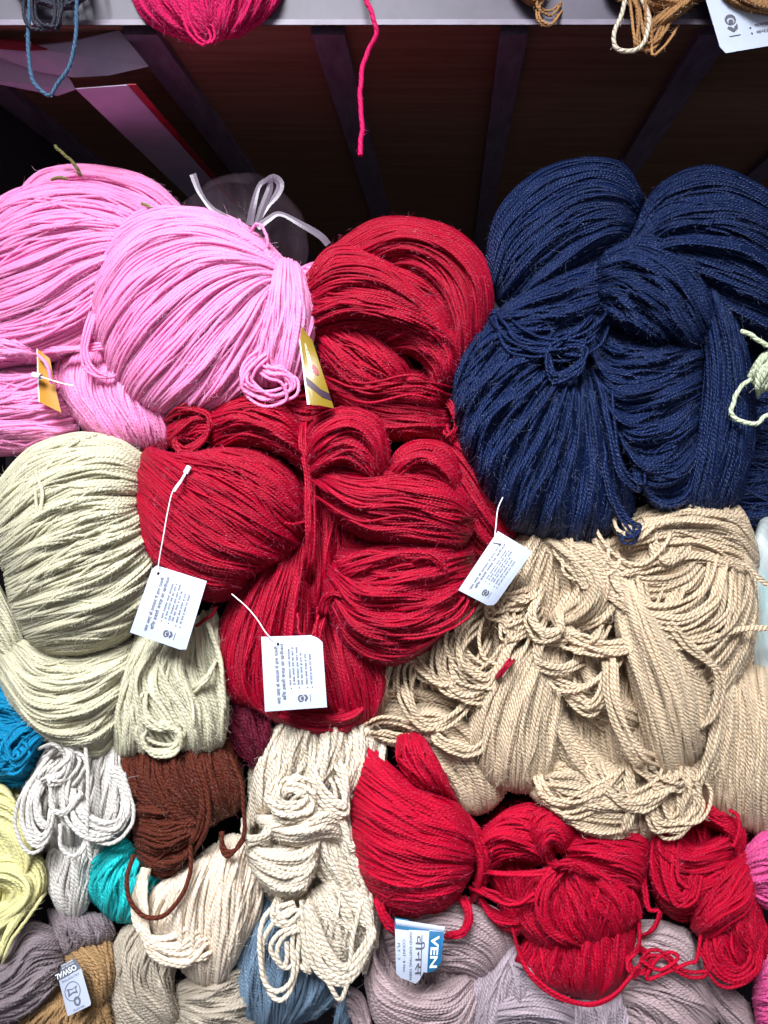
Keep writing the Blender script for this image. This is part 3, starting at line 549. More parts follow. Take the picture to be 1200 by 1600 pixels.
loose(s, BEIG, [(980, 1200, 60), (985, 1260, 64), (970, 1305, 66)], 5, 8, r=3.4)
loose(s, BEIG, [(1010, 1230, 50), (1030, 1290, 54), (1070, 1285, 50), (1090, 1240, 44), (1060, 1210, 44)], 9, 14, r=3.3)
s = skein(1140, 1180, 'beige skein at the right edge, vertical strands falling behind the small hot pink one')
patch(s, BEIG, [[(1075, 1060), (1065, 1140), (1040, 1230)], [(1110, 1050), (1105, 1150), (1085, 1250)], [(1150, 1040), (1155, 1150), (1150, 1290)], [(1190, 1040), (1210, 1160), (1210, 1310)], [(1240, 1040), (1260, 1160), (1260, 1300)]], -40, 75, 3.3, ridge=1.2)
loose(s, BEIG, [(1120, 1060, 40), (1115, 1150, 50), (1090, 1220, 46), (1050, 1235, 40), (1030, 1215, 36)], 6, 10, r=3.3)
rs = random.Random(4)
SW = [(s0, x0, x1, y0, y1, hh) for s0, x0, x1, y0, y1, hh in ((SK[0], 930, 1150, 810, 1000, 70), (SK[1], 760, 920, 850, 990, 78), (SK[2], 640, 860, 1010, 1180, 66), (SK[3], 900, 1090, 960, 1150, 78), (SK[4], 900, 1040, 1175, 1235, 66))]
for s0, x0, x1, y0, y1, hh in SW:
    for k in range(4):
        x = rs.uniform(x0, x1); y = rs.uniform(y0, y1); a = rs.uniform(-.5, .5); w_ = rs.uniform(20, 60); d = rs.uniform(25, 75); hb = hh-rs.uniform(0, 14)
        e = rs.choice((-1, 1))
        loose(s0, BEIG, [(x-e*w_, y-d*.6, hb-36), (x-e*w_*.9, y-d*.1, hb-8), (x-e*w_*.3+a*20, y+d*.42, hb+2), (x+e*w_*.4+a*30, y+d*.5, hb+2), (x+e*w_, y+d*.1, hb-8), (x+e*w_*1.1, y-d*.5, hb-36)], rs.randint(5, 10), rs.uniform(8, 15), r=3.3, dive=60)
w = loose(None, RED, [(776, 1058, 96), (786, 1048, 100), (792, 1040, 102), (800, 1030, 98)], 6, 3, r=2.2, name='yarn_snippet')
tag(w, 'short crimson yarn snippet caught on the beige strands', 'yarn scrap')

# ---- cream / white column
s = skein(480, 1200, 'cream skein hanging straight under the red heap, gathered into a rosette')
patch(s, CREAM, [[(440, 1120), (405, 1180), (392, 1240), (385, 1300)], [(460, 1115), (435, 1170), (425, 1230), (430, 1265)], [(490, 1115), (480, 1170), (470, 1210), (455, 1250)], [(520, 1115), (520, 1170), (510, 1220), (490, 1255)], [(550, 1110), (560, 1160), (555, 1210), (535, 1260)], [(580, 1100), (600, 1160), (595, 1220), (570, 1280)]], -30, 80, 4.0, ridge=1.2)
patch(s, CREAM, [[(520, 1140), (560, 1190), (575, 1260), (560, 1330)], [(540, 1130), (585, 1180), (600, 1260), (585, 1340)]], -20, 50, 4.0)
loose(s, CREAM, [(440, 1215, 60), (425, 1245, 68), (445, 1270, 70), (480, 1262, 68), (478, 1235, 66), (455, 1228, 68), (440, 1250, 66)], 14, 12, r=3.9)
loose(s, CREAM, [(480, 1200, 50), (500, 1240, 60), (535, 1262, 60), (538, 1230, 54), (520, 1190, 48)], 7, 8, r=3.9)
loose(s, CREAM, [(385, 1290, 40), (390, 1312, 50), (412, 1310, 54), (425, 1300, 50), (415, 1290, 48)], 7, 7, r=3.8)
patch(s, CREAM, [[(395, 1140), (390, 1230), (390, 1330)], [(440, 1140), (450, 1230), (450, 1330)], [(500, 1140), (500, 1230), (510, 1330)], [(560, 1140), (570, 1230), (570, 1340)], [(600, 1150), (605, 1230), (600, 1330)]], -75, 45, 4.0, ridge=1.3)
s = skein(450, 1330, 'cream skein folded below the rosette, a soft white knot on its left')
patch(s, CREAM, [[(385, 1300), (410, 1320), (470, 1315), (520, 1270)], [(385, 1325), (420, 1350), (475, 1350), (505, 1300)], [(392, 1355), (430, 1380), (475, 1375), (500, 1330)], [(415, 1390), (440, 1402), (470, 1400), (490, 1365)]], 0, 70, 4.0)
patch(s, CREAM, [[(400, 1275), (450, 1270), (510, 1250), (540, 1270)], [(410, 1295), (460, 1300), (515, 1285), (540, 1295)], [(440, 1320), (480, 1325), (520, 1315), (535, 1320)]], 10, 60, 4.0)
patch(s, CREAM, [[(465, 1290), (475, 1340), (515, 1390), (540, 1440)], [(500, 1280), (520, 1340), (545, 1390), (560, 1440)], [(540, 1270), (560, 1340), (572, 1400), (578, 1460)], [(565, 1280), (585, 1350), (592, 1420), (588, 1480)]], -20, 60, 4.0, ridge=1.3)
patch(s, CREAM, [[(390, 1320), (400, 1370), (430, 1420)], [(450, 1320), (460, 1380), (470, 1430)], [(520, 1320), (525, 1380), (530, 1440)], [(590, 1320), (590, 1380), (585, 1450)]], -60, 40, 4.0, ridge=1.3)
s = skein(500, 1470, 'cream skein ending in big open loops hung over the denim blue skein')
patch(s, CREAM, [[(470, 1395), (478, 1460), (500, 1510), (540, 1530)], [(490, 1390), (505, 1450), (525, 1490), (545, 1510)], [(510, 1380), (540, 1430), (550, 1470), (555, 1500)], [(530, 1370), (572, 1420), (582, 1470), (570, 1520)]], -5, 55, 4.0, ridge=1.3)
loose(s, CREAM, [(462, 1400, 50), (425, 1420, 54), (412, 1460, 56), (418, 1520, 56), (438, 1542, 58), (458, 1520, 56), (464, 1470, 54), (468, 1420, 50)], 2, 7, r=4.4, grow=.2)
loose(s, CREAM, [(466, 1455, 60), (440, 1465, 60), (430, 1490, 60), (440, 1515, 60), (455, 1510, 58), (452, 1480, 56)], 2, 6, r=4.3)
for k in range(6):
    loose(s, CREAM, [(475+k*2, 1410, 55), (478+k*5, 1470, 62), (500+k*7, 1520-k*2, 64), (540+k*3, 1536-k*7, 62), (568+k*3, 1500-k*8, 58), (580-k*2, 1440, 50), (570-k*6, 1390, 44)], 2, 5, r=4.2)
loose(s, CREAM, [(480, 1430, 60), (495, 1500, 66), (520, 1548, 68), (532, 1562, 66), (545, 1530, 64), (550, 1470, 60), (565, 1410, 50)], 1, r=4.3)
loose(s, CREAM, [(440, 1400, 56), (432, 1425, 60), (450, 1440, 60), (478, 1430, 56), (480, 1500, 54), (484, 1515, 56), (470, 1500, 50)], 4, 8, r=4.1)
loose(s, CREAM, [(520, 1240, 40), (538, 1290, 50), (550, 1325, 52), (572, 1300, 46), (590, 1220, 36), (600, 1160, 30)], 3, 5, r=4.2)
s = skein(300, 1420, 'peach cream skein with a broad fall of strands below the brown one')
patch(s, PEACH, [[(290, 1355), (225, 1400), (215, 1450), (240, 1480)], [(310, 1340), (262, 1400), (255, 1460), (270, 1500)], [(335, 1320), (300, 1400), (290, 1470), (300, 1530)], [(360, 1305), (335, 1390), (325, 1470), (325, 1540)], [(385, 1310), (375, 1390), (365, 1460), (350, 1530)], [(405, 1320), (410, 1380), (405, 1430), (380, 1480)]], -25, 75, 3.9, ridge=1.1)
for k in range(5):
    loose(s, PEACH, [(232-k*2, 1360, 34), (214+k*3, 1410, 44), (222+k*4, 1455+k*6, 50), (260+k*8, 1468+k*9, 52), (300+k*6, 1450+k*6, 50)], 2, 6, r=3.9)
loose(s, PEACH, [(262, 1480, 40), (290, 1500, 46), (325, 1490, 48)], 5, 10, r=3.9)
s = skein(120, 1240, 'off-white skein with long drooping loops, between the bright blue skein and the brown one')
patch(s, WHITE, [[(85, 1150), (55, 1200), (30, 1250), (35, 1300)], [(110, 1145), (85, 1200), (70, 1260), (75, 1320)], [(145, 1140), (130, 1200), (120, 1260), (120, 1330)], [(180, 1150), (180, 1200), (175, 1260), (160, 1325)], [(205, 1165), (212, 1210), (212, 1260), (195, 1300)]], -40, 75, 3.4, ridge=1.2)
for k in range(6):
    loose(s, WHITE, [(75+k*3, 1180+k*6, 25), (38+k*6, 1235, 40), (28+k*7, 1285-k*3, 46), (45+k*6, 1325-k*7, 50), (70+k*2, 1320-k*9, 50), (85, 1260, 44)], 2, 4, r=3.5)
    loose(s, WHITE, [(110+k*4, 1230+k*4, 40), (112+k*6, 1275, 52), (135+k*6, 1305-k*4, 54), (175+k*3, 1310-k*6, 50), (205-k*2, 1270-k*6, 40), (190-k*3, 1200, 36)], 2, 5, r=3.5)
loose(s, WHITE, [(80, 1170, 40), (105, 1160, 46), (120, 1180, 46), (100, 1210, 48), (78, 1215, 48), (100, 1190, 50)], 10, 12, r=3.4)
loose(s, WHITE, [(75, 1215, 52), (80, 1262, 56), (100, 1265, 56), (125, 1235, 54)], 2, 4, r=3.4)
loose(s, WHITE, [(95, 1290, 46), (98, 1325, 50), (118, 1340, 50), (135, 1320, 50), (132, 1290, 46)], 2, 4, r=3.5)
loose(s, WHITE, [(133, 1160, 52), (138, 1230, 60), (136, 1290, 58), (142, 1345, 50)], 1, r=3.5)
patch(s, WHITE, [[(40, 1170), (30, 1250), (50, 1320)], [(100, 1150), (100, 1250), (100, 1340)], [(160, 1150), (165, 1250), (160, 1330)], [(210, 1170), (215, 1240), (200, 1310)]], -75, 35, 3.4, ridge=1.2)
s = skein(115, 1385, 'narrow end of an off-white skein hanging below its drooping loops, beside the turquoise one')
patch(s, WHITE, [[(85, 1310), (72, 1350), (75, 1390), (95, 1430)], [(110, 1305), (100, 1350), (98, 1395), (108, 1435)], [(140, 1305), (130, 1350), (122, 1400), (120, 1438)], [(165, 1305), (155, 1350), (145, 1395), (132, 1425)]], -45, 55, 3.5)

# ---- brown, maroon
s = skein(285, 1255, 'dark brown skein under the pale green hank with one long loop dangling')
patch(s, BROWN, [[(185, 1170), (188, 1225), (215, 1250)], [(230, 1160), (230, 1220), (265, 1275), (300, 1290)], [(270, 1160), (275, 1210), (300, 1260), (330, 1290)], [(310, 1160), (320, 1210), (335, 1250), (345, 1280)], [(350, 1160), (370, 1200), (378, 1240), (368, 1270)]], -15, 75, 3.3, ridge=.9)
patch(s, BROWN, [[(205, 1235), (245, 1240), (290, 1230), (320, 1250)], [(208, 1265), (250, 1270), (290, 1262), (325, 1275)], [(210, 1300), (250, 1310), (290, 1300), (318, 1290)], [(212, 1330), (245, 1345), (285, 1340), (305, 1310)], [(225, 1360), (245, 1370), (270, 1368), (288, 1345)]], -10, 65, 3.3, ridge=1.1)
patch(s, BROWN, [[(330, 1140), (350, 1190), (372, 1240)], [(355, 1140), (372, 1190), (382, 1230)]], -40, 40, 3.3)
loose(s, BROWN, [(208, 1335, 50), (199, 1370, 62), (202, 1405, 68), (222, 1430, 70), (252, 1432, 70), (280, 1405, 68), (296, 1370, 62), (298, 1320, 54)], 1, r=4.2)
loose(s, BROWN, [(360, 1180, 40), (375, 1220, 52), (382, 1270, 56), (378, 1310, 58), (360, 1338, 60), (345, 1325, 58), (348, 1300, 52)], 1, r=3.8)
loose(s, BROWN, [(345, 1300, 50), (350, 1325, 56), (365, 1330, 60), (382, 1312, 58)], 1, r=3.8)
loose(s, BROWN, [(300, 1180, 55), (322, 1240, 62), (320, 1290, 60), (300, 1330, 54)], 5, 7, r=3.4)
s = skein(395, 1150, 'dark maroon skein end in shadow between the red heap and the cream rosette')
patch(s, MAROON, [[(350, 1090), (350, 1130), (375, 1170), (395, 1200)], [(380, 1085), (385, 1130), (395, 1165), (405, 1198)], [(410, 1085), (420, 1130), (422, 1160), (415, 1190)], [(330, 1080), (325, 1120), (350, 1160), (385, 1190)]], -35, 50, 3.2, ridge=1.3)
patch(s, MAROON, [[(290, 1080), (300, 1130), (310, 1190)], [(330, 1080), (340, 1130), (350, 1190)], [(370, 1080), (370, 1130), (390, 1180)]], -70, 30, 3.2, ridge=1.3)
# ---- turquoise, blue, yellow
s = skein(190, 1380, 'turquoise skein end behind the dangling brown loop')
patch(s, TEAL, [[(195, 1310), (140, 1340), (126, 1370), (132, 1395)], [(205, 1320), (165, 1350), (150, 1385), (158, 1420)], [(215, 1330), (190, 1365), (185, 1400), (180, 1438)], [(235, 1345), (220, 1375), (215, 1400), (205, 1440)], [(262, 1350), (262, 1375), (250, 1400), (225, 1435)]], -45, 65, 3.6, ridge=1.0)
s = skein(30, 1140, 'bright blue skein at the left edge with curled strands')
patch(s, BLUE, [[(-40, 1060), (20, 1075), (60, 1120)], [(-40, 1100), (20, 1110), (72, 1145)], [(-40, 1150), (10, 1160), (65, 1175)], [(-40, 1200), (10, 1200), (55, 1205)], [(-40, 1235), (10, 1232), (45, 1230)]], -50, 60, 3.0, ridge=1.4)
loose(s, BLUE, [(60, 1130, 10), (30, 1140, 20), (8, 1165, 26), (22, 1190, 26), (40, 1175, 26), (25, 1160, 26)], 9, 8, r=3.0)
loose(s, BLUE, [(75, 1135, 8), (45, 1150, 16), (15, 1195, 20), (-10, 1200, 20)], 7, 9, r=3.0)
s = skein(30, 1350, 'lemon yellow skein at the left edge')
patch(s, YELL, [[(-40, 1215), (10, 1230), (20, 1280), (5, 1330)], [(-40, 1250), (20, 1270), (50, 1320), (30, 1370)], [(-60, 1280), (0, 1330), (20, 1400), (-10, 1450)]], -35, 55, 3.4, ridge=1.2)
patch(s, YELL, [[(-40, 1340), (20, 1330), (68, 1345), (70, 1395), (20, 1450), (-10, 1490)], [(-40, 1365), (15, 1360), (45, 1380), (40, 1410), (5, 1440), (-30, 1460)], [(-40, 1385), (5, 1390), (15, 1400), (5, 1410), (-40, 1420)]], -40, 60, 3.4, ridge=1.1)
loose(s, YELL, [(60, 1390, 15), (30, 1430, 20), (10, 1465, 20), (-4, 1500, 20)], 5, 5, r=3.2)
patch(s, YELL, [[(-40, 1230), (-20, 1350), (-30, 1480)], [(20, 1230), (30, 1350), (10, 1470)], [(60, 1260), (65, 1350), (50, 1430)]], -80, 40, 3.4)
# ---- bottom row
s = skein(60, 1520, 'taupe grey skein in the bottom left corner')
patch(s, TAUPE, [[(75, 1420), (85, 1470), (95, 1500)], [(105, 1425), (115, 1465), (120, 1490)], [(135, 1425), (148, 1455), (150, 1480)], [(165, 1430), (178, 1450), (178, 1470)]], -55, 50, 3.2, ridge=.8)
patch(s, TAUPE, [[(95, 1455), (40, 1440), (10, 1490), (-50, 1520)], [(98, 1480), (50, 1480), (10, 1520), (-50, 1545)], [(100, 1505), (60, 1520), (20, 1550), (-50, 1570)], [(95, 1525), (60, 1560), (20, 1580), (-50, 1590)], [(75, 1560), (50, 1580), (20, 1595), (-40, 1605)]], -45, 60, 3.2, ridge=1.1)
s = skein(120, 1540, 'tan brown skein behind the small printed label at the bottom left')
patch(s, TAN, [[(95, 1495), (115, 1530), (125, 1590)], [(115, 1480), (145, 1520), (155, 1580)], [(145, 1468), (165, 1510), (170, 1560)], [(170, 1465), (182, 1500), (182, 1540)]], -50, 50, 3.4, ridge=.7)
patch(s, TAN, [[(90, 1540), (60, 1565), (30, 1600), (10, 1640)], [(110, 1560), (90, 1590), (80, 1620), (70, 1650)], [(140, 1570), (130, 1600), (130, 1640)], [(170, 1550), (178, 1600), (180, 1650)]], -50, 45, 3.4, ridge=1.1)
s = skein(265, 1520, 'stone beige skein in the bottom row, pinched at its middle, under the peach cream fall')
patch(s, STONE, [[(205, 1435), (175, 1480), (172, 1540), (180, 1600), (200, 1640)], [(235, 1440), (200, 1500), (205, 1560), (240, 1595), (262, 1620)], [(260, 1450), (235, 1510), (245, 1550), (262, 1580), (275, 1600)], [(290, 1470), (275, 1515), (272, 1545), (278, 1565), (285, 1590)]], -60, 65, 3.3, ridge=1.1)
patch(s, STONE, [[(275, 1540), (310, 1520), (350, 1500), (390, 1490)], [(278, 1560), (320, 1555), (360, 1545), (390, 1530)], [(280, 1580), (320, 1595), (360, 1595), (400, 1590)], [(280, 1600), (310, 1630), (360, 1650), (400, 1650)]], -60, 60, 3.3, ridge=1.2)
patch(s, STONE, [[(180, 1600), (230, 1600), (270, 1590), (300, 1600)], [(180, 1640), (230, 1640), (270, 1640), (300, 1640)]], -60, 40, 3.3)
s = skein(445, 1510, 'denim blue skein behind the big open cream loops')
patch(s, DENIM, [[(410, 1395), (368, 1450), (355, 1530), (370, 1600)], [(430, 1410), (405, 1470), (395, 1540), (400, 1605)], [(455, 1420), (445, 1480), (440, 1550), (430, 1605)], [(485, 1440), (495, 1500), (485, 1560), (460, 1600)], [(520, 1460), (545, 1500), (535, 1550), (495, 1590)]], -65, 75, 3.2, ridge=1.1)
patch(s, DENIM, [[(500, 1520), (525, 1560), (520, 1610)], [(540, 1520), (550, 1560), (545, 1610)]], -75, 35, 3.2)
s = skein(690, 1500, 'dusty mauve skein in the bottom row under the labelled red skein')
patch(s, MAUVE, [[(600, 1430), (650, 1400), (720, 1400), (780, 1425), (808, 1480)], [(600, 1460), (660, 1440), (720, 1440), (770, 1465), (790, 1500)], [(610, 1495), (670, 1480), (720, 1485), (755, 1500), (770, 1520)], [(630, 1530), (680, 1520), (720, 1520), (750, 1530)]], -55, 70, 3.3, ridge=.8)
patch(s, MAUVE, [[(590, 1440), (582, 1480), (610, 1530), (660, 1540), (730, 1520)], [(585, 1470), (590, 1520), (640, 1560), (700, 1560), (735, 1530)], [(578, 1500), (590, 1560), (650, 1595), (710, 1590), (740, 1545)], [(570, 1530), (590, 1600), (650, 1630), (720, 1620), (750, 1560)]], -50, 65, 3.3, ridge=1.1)
patch(s, MAUVE, [[(590, 1440), (590, 1530), (600, 1620)], [(650, 1430), (660, 1530), (660, 1620)], [(720, 1430), (730, 1530), (730, 1620)], [(790, 1460), (790, 1530), (780, 1620)]], -85, 45, 3.3)
patch(s, MAUVE, [[(540, 1540), (570, 1560), (590, 1640)], [(520, 1570), (550, 1590), (560, 1640)]], -70, 40, 3.3)
s = skein(830, 1540, 'lilac grey skein in the bottom row below the knotted red one, pulled into a knot')
patch(s, LILAC, [[(790, 1470), (755, 1510), (735, 1560), (730, 1640)], [(810, 1480), (790, 1530), (780, 1580), (770, 1640)], [(780, 1500), (830, 1520), (860, 1560), (870, 1580)], [(830, 1490), (870, 1530), (890, 1570), (900, 1600)]], -60, 60, 3.2, ridge=1.3)
patch(s, LILAC, [[(770, 1560), (820, 1545), (870, 1550), (900, 1570)], [(765, 1585), (820, 1575), (870, 1580), (900, 1595)], [(770, 1610), (820, 1610), (870, 1610), (900, 1620)]], -40, 55, 3.2)
patch(s, LILAC, [[(880, 1560), (880, 1600), (880, 1640)], [(910, 1555), (915, 1600), (915, 1640)], [(950, 1555), (950, 1600), (950, 1640)], [(985, 1550), (985, 1600), (985, 1640)]], -60, 55, 3.2)
s = skein(1060, 1530, 'lilac pink skein in the bottom row between the two knotted red skeins')
patch(s, MAUVE, [[(1000, 1440), (1030, 1440), (1075, 1455), (1090, 1500)], [(985, 1470), (1030, 1465), (1075, 1490), (1100, 1540)], [(970, 1510), (1010, 1510), (1070, 1540), (1120, 1590)], [(970, 1550), (1000, 1560), (1040, 1590), (1090, 1640)], [(975, 1600), (990, 1610), (1010, 1630), (1030, 1660)]], -60, 75, 3.3, ridge=.9)
patch(s, MAUVE, [[(1080, 1460), (1120, 1520), (1170, 1570)], [(1090, 1510), (1120, 1560), (1180, 1610)], [(1100, 1560), (1130, 1600), (1180, 1650)]], -75, 45, 3.3, ridge=.9)

# ---- low reds
s = skein(650, 1300, 'large smooth red skein in the lower middle carrying a torn blue and white label')
patch(s, ROSE, [[(570, 1155), (600, 1185), (650, 1225), (700, 1240), (748, 1300)], [(560, 1190), (600, 1225), (660, 1265), (710, 1285), (750, 1320)], [(552, 1240), (600, 1275), (660, 1305), (710, 1318), (748, 1335)], [(548, 1290), (600, 1320), (660, 1340), (710, 1345), (742, 1350)], [(552, 1335), (600, 1362), (655, 1375), (700, 1372), (735, 1368)],
    [(565, 1375), (610, 1395), (655, 1402), (695, 1396), (725, 1385)], [(590, 1415), (620, 1428), (655, 1432), (690, 1422), (715, 1405)]], 0, 110, 3.2, ps=2.8, pt=2.6, ridge=.55)
patch(s, ROSE, [[(622, 1150), (622, 1190), (650, 1235)], [(640, 1146), (650, 1185), (680, 1238)], [(658, 1150), (676, 1190), (702, 1245)], [(668, 1165), (690, 1200), (712, 1250)]], 30, 55, 3.2)
patch(s, ROSE, [[(715, 1260), (745, 1290), (765, 1340), (755, 1400)], [(700, 1290), (730, 1320), (745, 1360), (735, 1410)]], -10, 60, 3.2)
loose(s, ROSE, [(590, 1405, 50), (600, 1435, 50), (618, 1455, 44)], 7, 5, r=3.2)
loose(s, ROSE, [(722, 1405, 40), (732, 1430, 44), (725, 1455, 46), (698, 1462, 44)], 9, 4.5, r=3.2)
s = skein(870, 1400, 'knotted red skein gathered like a flower to the right of the large smooth red one')
patch(s, ROSE, [[(760, 1290), (800, 1260), (850, 1260), (870, 1340)], [(742, 1330), (780, 1300), (830, 1310), (865, 1350)], [(760, 1360), (800, 1345), (840, 1350), (868, 1355)]], -20, 60, 3.1, ridge=1.1)
patch(s, ROSE, [[(830, 1320), (825, 1280), (850, 1258), (890, 1275), (900, 1310)], [(845, 1340), (845, 1310), (860, 1290), (880, 1300), (885, 1330)], [(855, 1345), (862, 1325), (870, 1330)]], 5, 65, 3.1)
patch(s, ROSE, [[(880, 1300), (930, 1290), (1000, 1300), (1015, 1320)], [(880, 1325), (930, 1320), (1000, 1330), (1012, 1345)], [(880, 1345), (930, 1350), (990, 1365), (1005, 1380)], [(875, 1355), (920, 1375), (960, 1400), (985, 1410)]], -5, 65, 3.1, ridge=1.2)
patch(s, ROSE, [[(868, 1345), (822, 1388), (808, 1440), (845, 1485)], [(875, 1350), (856, 1400), (860, 1450), (888, 1485)], [(885, 1350), (895, 1400), (905, 1440), (922, 1475)], [(892, 1345), (930, 1380), (955, 1420), (965, 1462)], [(898, 1342), (960, 1368), (995, 1400), (1002, 1432)]], 12, 52, 3.1, ridge=1.4)
loose(s, ROSE, [(880, 1350, 70), (850, 1400, 76), (858, 1450, 74), (900, 1478, 66)], 7, 8, r=3.1)
patch(s, ROSE, [[(740, 1385), (770, 1420), (820, 1425), (865, 1380)], [(745, 1400), (775, 1440), (820, 1440), (860, 1410)], [(760, 1425), (790, 1455), (830, 1455), (860, 1430)]], -20, 45, 3.1, ridge=1.2)
patch(s, ROSE, [[(840, 1430), (815, 1480), (805, 1500), (830, 1530)], [(870, 1440), (860, 1490), (860, 1530), (880, 1550)], [(905, 1440), (905, 1490), (910, 1540), (915, 1560)], [(950, 1420), (955, 1480), (955, 1530), (940, 1560)], [(985, 1400), (995, 1450), (990, 1500), (970, 1540)]], -35, 75, 3.1, ridge=1.1)
loose(s, ROSE, [(755, 1362, 50), (800, 1365, 62), (850, 1362, 70), (870, 1350, 76)], 3, 4, r=3.2)
loose(s, ROSE, [(742, 1385, 36), (775, 1400, 56), (810, 1412, 62), (850, 1390, 70), (872, 1362, 76)], 6, 9, r=3.1)
loose(s, ROSE, [(865, 1355, 80), (885, 1350, 90), (905, 1352, 84), (930, 1370, 76)], 8, 6, r=3.1)
loose(s, ROSE, [(800, 1450, 20), (820, 1510, 30), (860, 1550, 40), (910, 1568, 44), (950, 1560, 44), (980, 1530, 44), (995, 1510, 44)], 2, 4, r=3.2)
patch(s, ROSE, [[(745, 1290), (760, 1360), (800, 1470)], [(800, 1250), (810, 1350), (830, 1500)], [(870, 1250), (870, 1370), (870, 1530)], [(940, 1280), (940, 1380), (940, 1540)], [(1015, 1290), (1010, 1380), (985, 1500)]], -85, 50, 3.1, ridge=1.4)
s = skein(1105, 1400, 'red skein with sagging loops near the right edge, trailing a chain of loose loops')
patch(s, ROSE, [[(1060, 1250), (1060, 1290), (1090, 1320), (1150, 1290)], [(1040, 1260), (1035, 1320), (1080, 1350), (1155, 1330)], [(1020, 1290), (1020, 1360), (1060, 1400), (1150, 1370)], [(1015, 1320), (1025, 1400), (1070, 1440), (1160, 1400)]], -35, 70, 3.1, ridge=1.2)
patch(s, ROSE, [[(1085, 1255), (1120, 1260), (1160, 1290), (1165, 1330)], [(1080, 1280), (1110, 1290), (1145, 1320), (1150, 1360)]], -30, 45, 3.1)
patch(s, ROSE, [[(1080, 1450), (1090, 1410), (1130, 1360), (1165, 1330)], [(1090, 1460), (1120, 1430), (1160, 1400), (1175, 1360)], [(1095, 1470), (1130, 1460), (1170, 1430), (1180, 1390)]], 0, 60, 3.1)
patch(s, ROSE, [[(1095, 1440), (1100, 1500), (1130, 1530), (1160, 1530)], [(1120, 1440), (1130, 1490), (1150, 1515), (1175, 1510)], [(1160, 1400), (1165, 1450), (1180, 1490), (1190, 1500)], [(1180, 1370), (1190, 1430), (1205, 1470), (1200, 1520)]], -25, 60, 3.1, ridge=1.3)
for k in range(5):
    loose(s, ROSE, [(1030+k*8, 1310, 30), (1035+k*6, 1370, 44), (1055+k*5, 1415-k*6, 50), (1080, 1405-k*8, 50), (1092-k*3, 1370, 44)], 2, 4, r=3.1)
    loose(s, ROSE, [(1100+k*5, 1470, 24), (1105+k*7, 1515-k*4, 34), (1140+k*4, 1540-k*7, 36), (1180-k*2, 1520-k*7, 34), (1188-k*5, 1470, 28)], 2, 4, r=3.1)
loose(s, ROSE, [(1140, 1265, 25), (1155, 1275, 30), (1156, 1300, 34), (1148, 1322, 34)], 2, 3, r=3.3)
loose(s, ROSE, [(1010, 1320, 10), (1005, 1370, 16), (1012, 1415, 20), (1030, 1420, 22), (1020, 1450, 22), (1000, 1460, 22)], 3, 6, r=3.2)
loose(s, ROSE, [(1000, 1440, 20), (1000, 1480, 24), (985, 1500, 28), (990, 1520, 32), (1015, 1520, 32), (1020, 1495, 32), (1000, 1480, 32)], 3, 6, r=3.2)
loose(s, ROSE, [(990, 1525, 36), (1010, 1490, 38), (1040, 1495, 38), (1060, 1515, 38), (1085, 1525, 38), (1105, 1520, 38), (1105, 1505, 34), (1090, 1480, 30)], 2, 5, r=3.3)
loose(s, ROSE, [(1000, 1500, 40), (1025, 1515, 42), (1045, 1510, 42), (1060, 1495, 40), (1045, 1488, 38), (1025, 1500, 38), (1010, 1530, 38), (1040, 1520, 38), (1075, 1505, 36), (1088, 1500, 34), (1095, 1460, 30)], 1, r=3.3)

patch(s, ROSE, [[(1000, 1260), (1000, 1330), (1030, 1420)], [(1050, 1240), (1060, 1340), (1080, 1450)], [(1110, 1240), (1120, 1340), (1130, 1470)], [(1170, 1260), (1180, 1360), (1185, 1480)]], -85, 45, 3.1, ridge=1.4)
# ---- hot pink at the right edge
s = skein(1190, 1360, 'hot pink skein end at the right edge above the other one')
patch(s, HOT, [[(1250, 1290), (1200, 1295), (1162, 1330)], [(1250, 1330), (1200, 1335), (1158, 1352)], [(1250, 1370), (1200, 1370), (1162, 1378)], [(1250, 1430), (1200, 1420), (1175, 1400)]], -20, 60, 3.2, ridge=.7)
s = skein(1195, 1540, 'hot pink skein end in the bottom right corner')
patch(s, HOT, [[(1260, 1440), (1210, 1460), (1190, 1490)], [(1260, 1500), (1210, 1510), (1180, 1530)], [(1260, 1560), (1210, 1560), (1178, 1565)], [(1260, 1640), (1210, 1630), (1185, 1610)]], -40, 60, 3.2, ridge=.7)

# ---- upper shelf yarns
s = skein(320, 10, 'raspberry red skein sagging over the edge of the upper shelf', UPPER)
patch(s, RASP, [[(205, -60), (205, -10), (235, 38), (300, 66)], [(250, -80), (250, -20), (280, 30), (320, 66)], [(320, -80), (320, -20), (325, 30), (335, 66)], [(390, -80), (385, -20), (370, 25), (350, 60)], [(440, -60), (442, -10), (415, 28), (370, 58)]], 95, 45, 2.8, ridge=.9)
loose(s, RASP, [(290, 20, 140), (300, 50, 142), (320, 68, 140), (335, 60, 138), (330, 40, 138)], 2, 3, r=2.8)
w = loose(None, RASP, [(566, -60, 112), (570, -10, 118), (580, 22, 122), (588, 50, 118), (580, 72, 112), (570, 95, 110), (564, 125, 110), (562, 160, 110), (566, 195, 110), (565, 220, 110), (563, 242, 110)], 1, 2.0, h=0, r=4.6, name='yarn_end', hs=2)
tag(w, 'single raspberry yarn end dangling from the upper shelf over the dark gap', 'yarn end')
s = skein(970, 5, 'rust brown skein lying on the upper shelf edge at the right', UPPER)
patch(s, RUST, [[(790, -60), (800, -20), (835, 10), (860, -20), (870, -60)], [(810, -60), (820, -30), (836, -10), (850, -30), (855, -60)]], 95, 20, 2.4)
patch(s, RUST, [[(940, -60), (950, -10), (1010, 15), (1060, 18)], [(1000, -70), (1010, -25), (1050, -5), (1100, 0)], [(1060, -80), (1080, -40), (1110, -25), (1180, -20)]], 95, 30, 2.6)
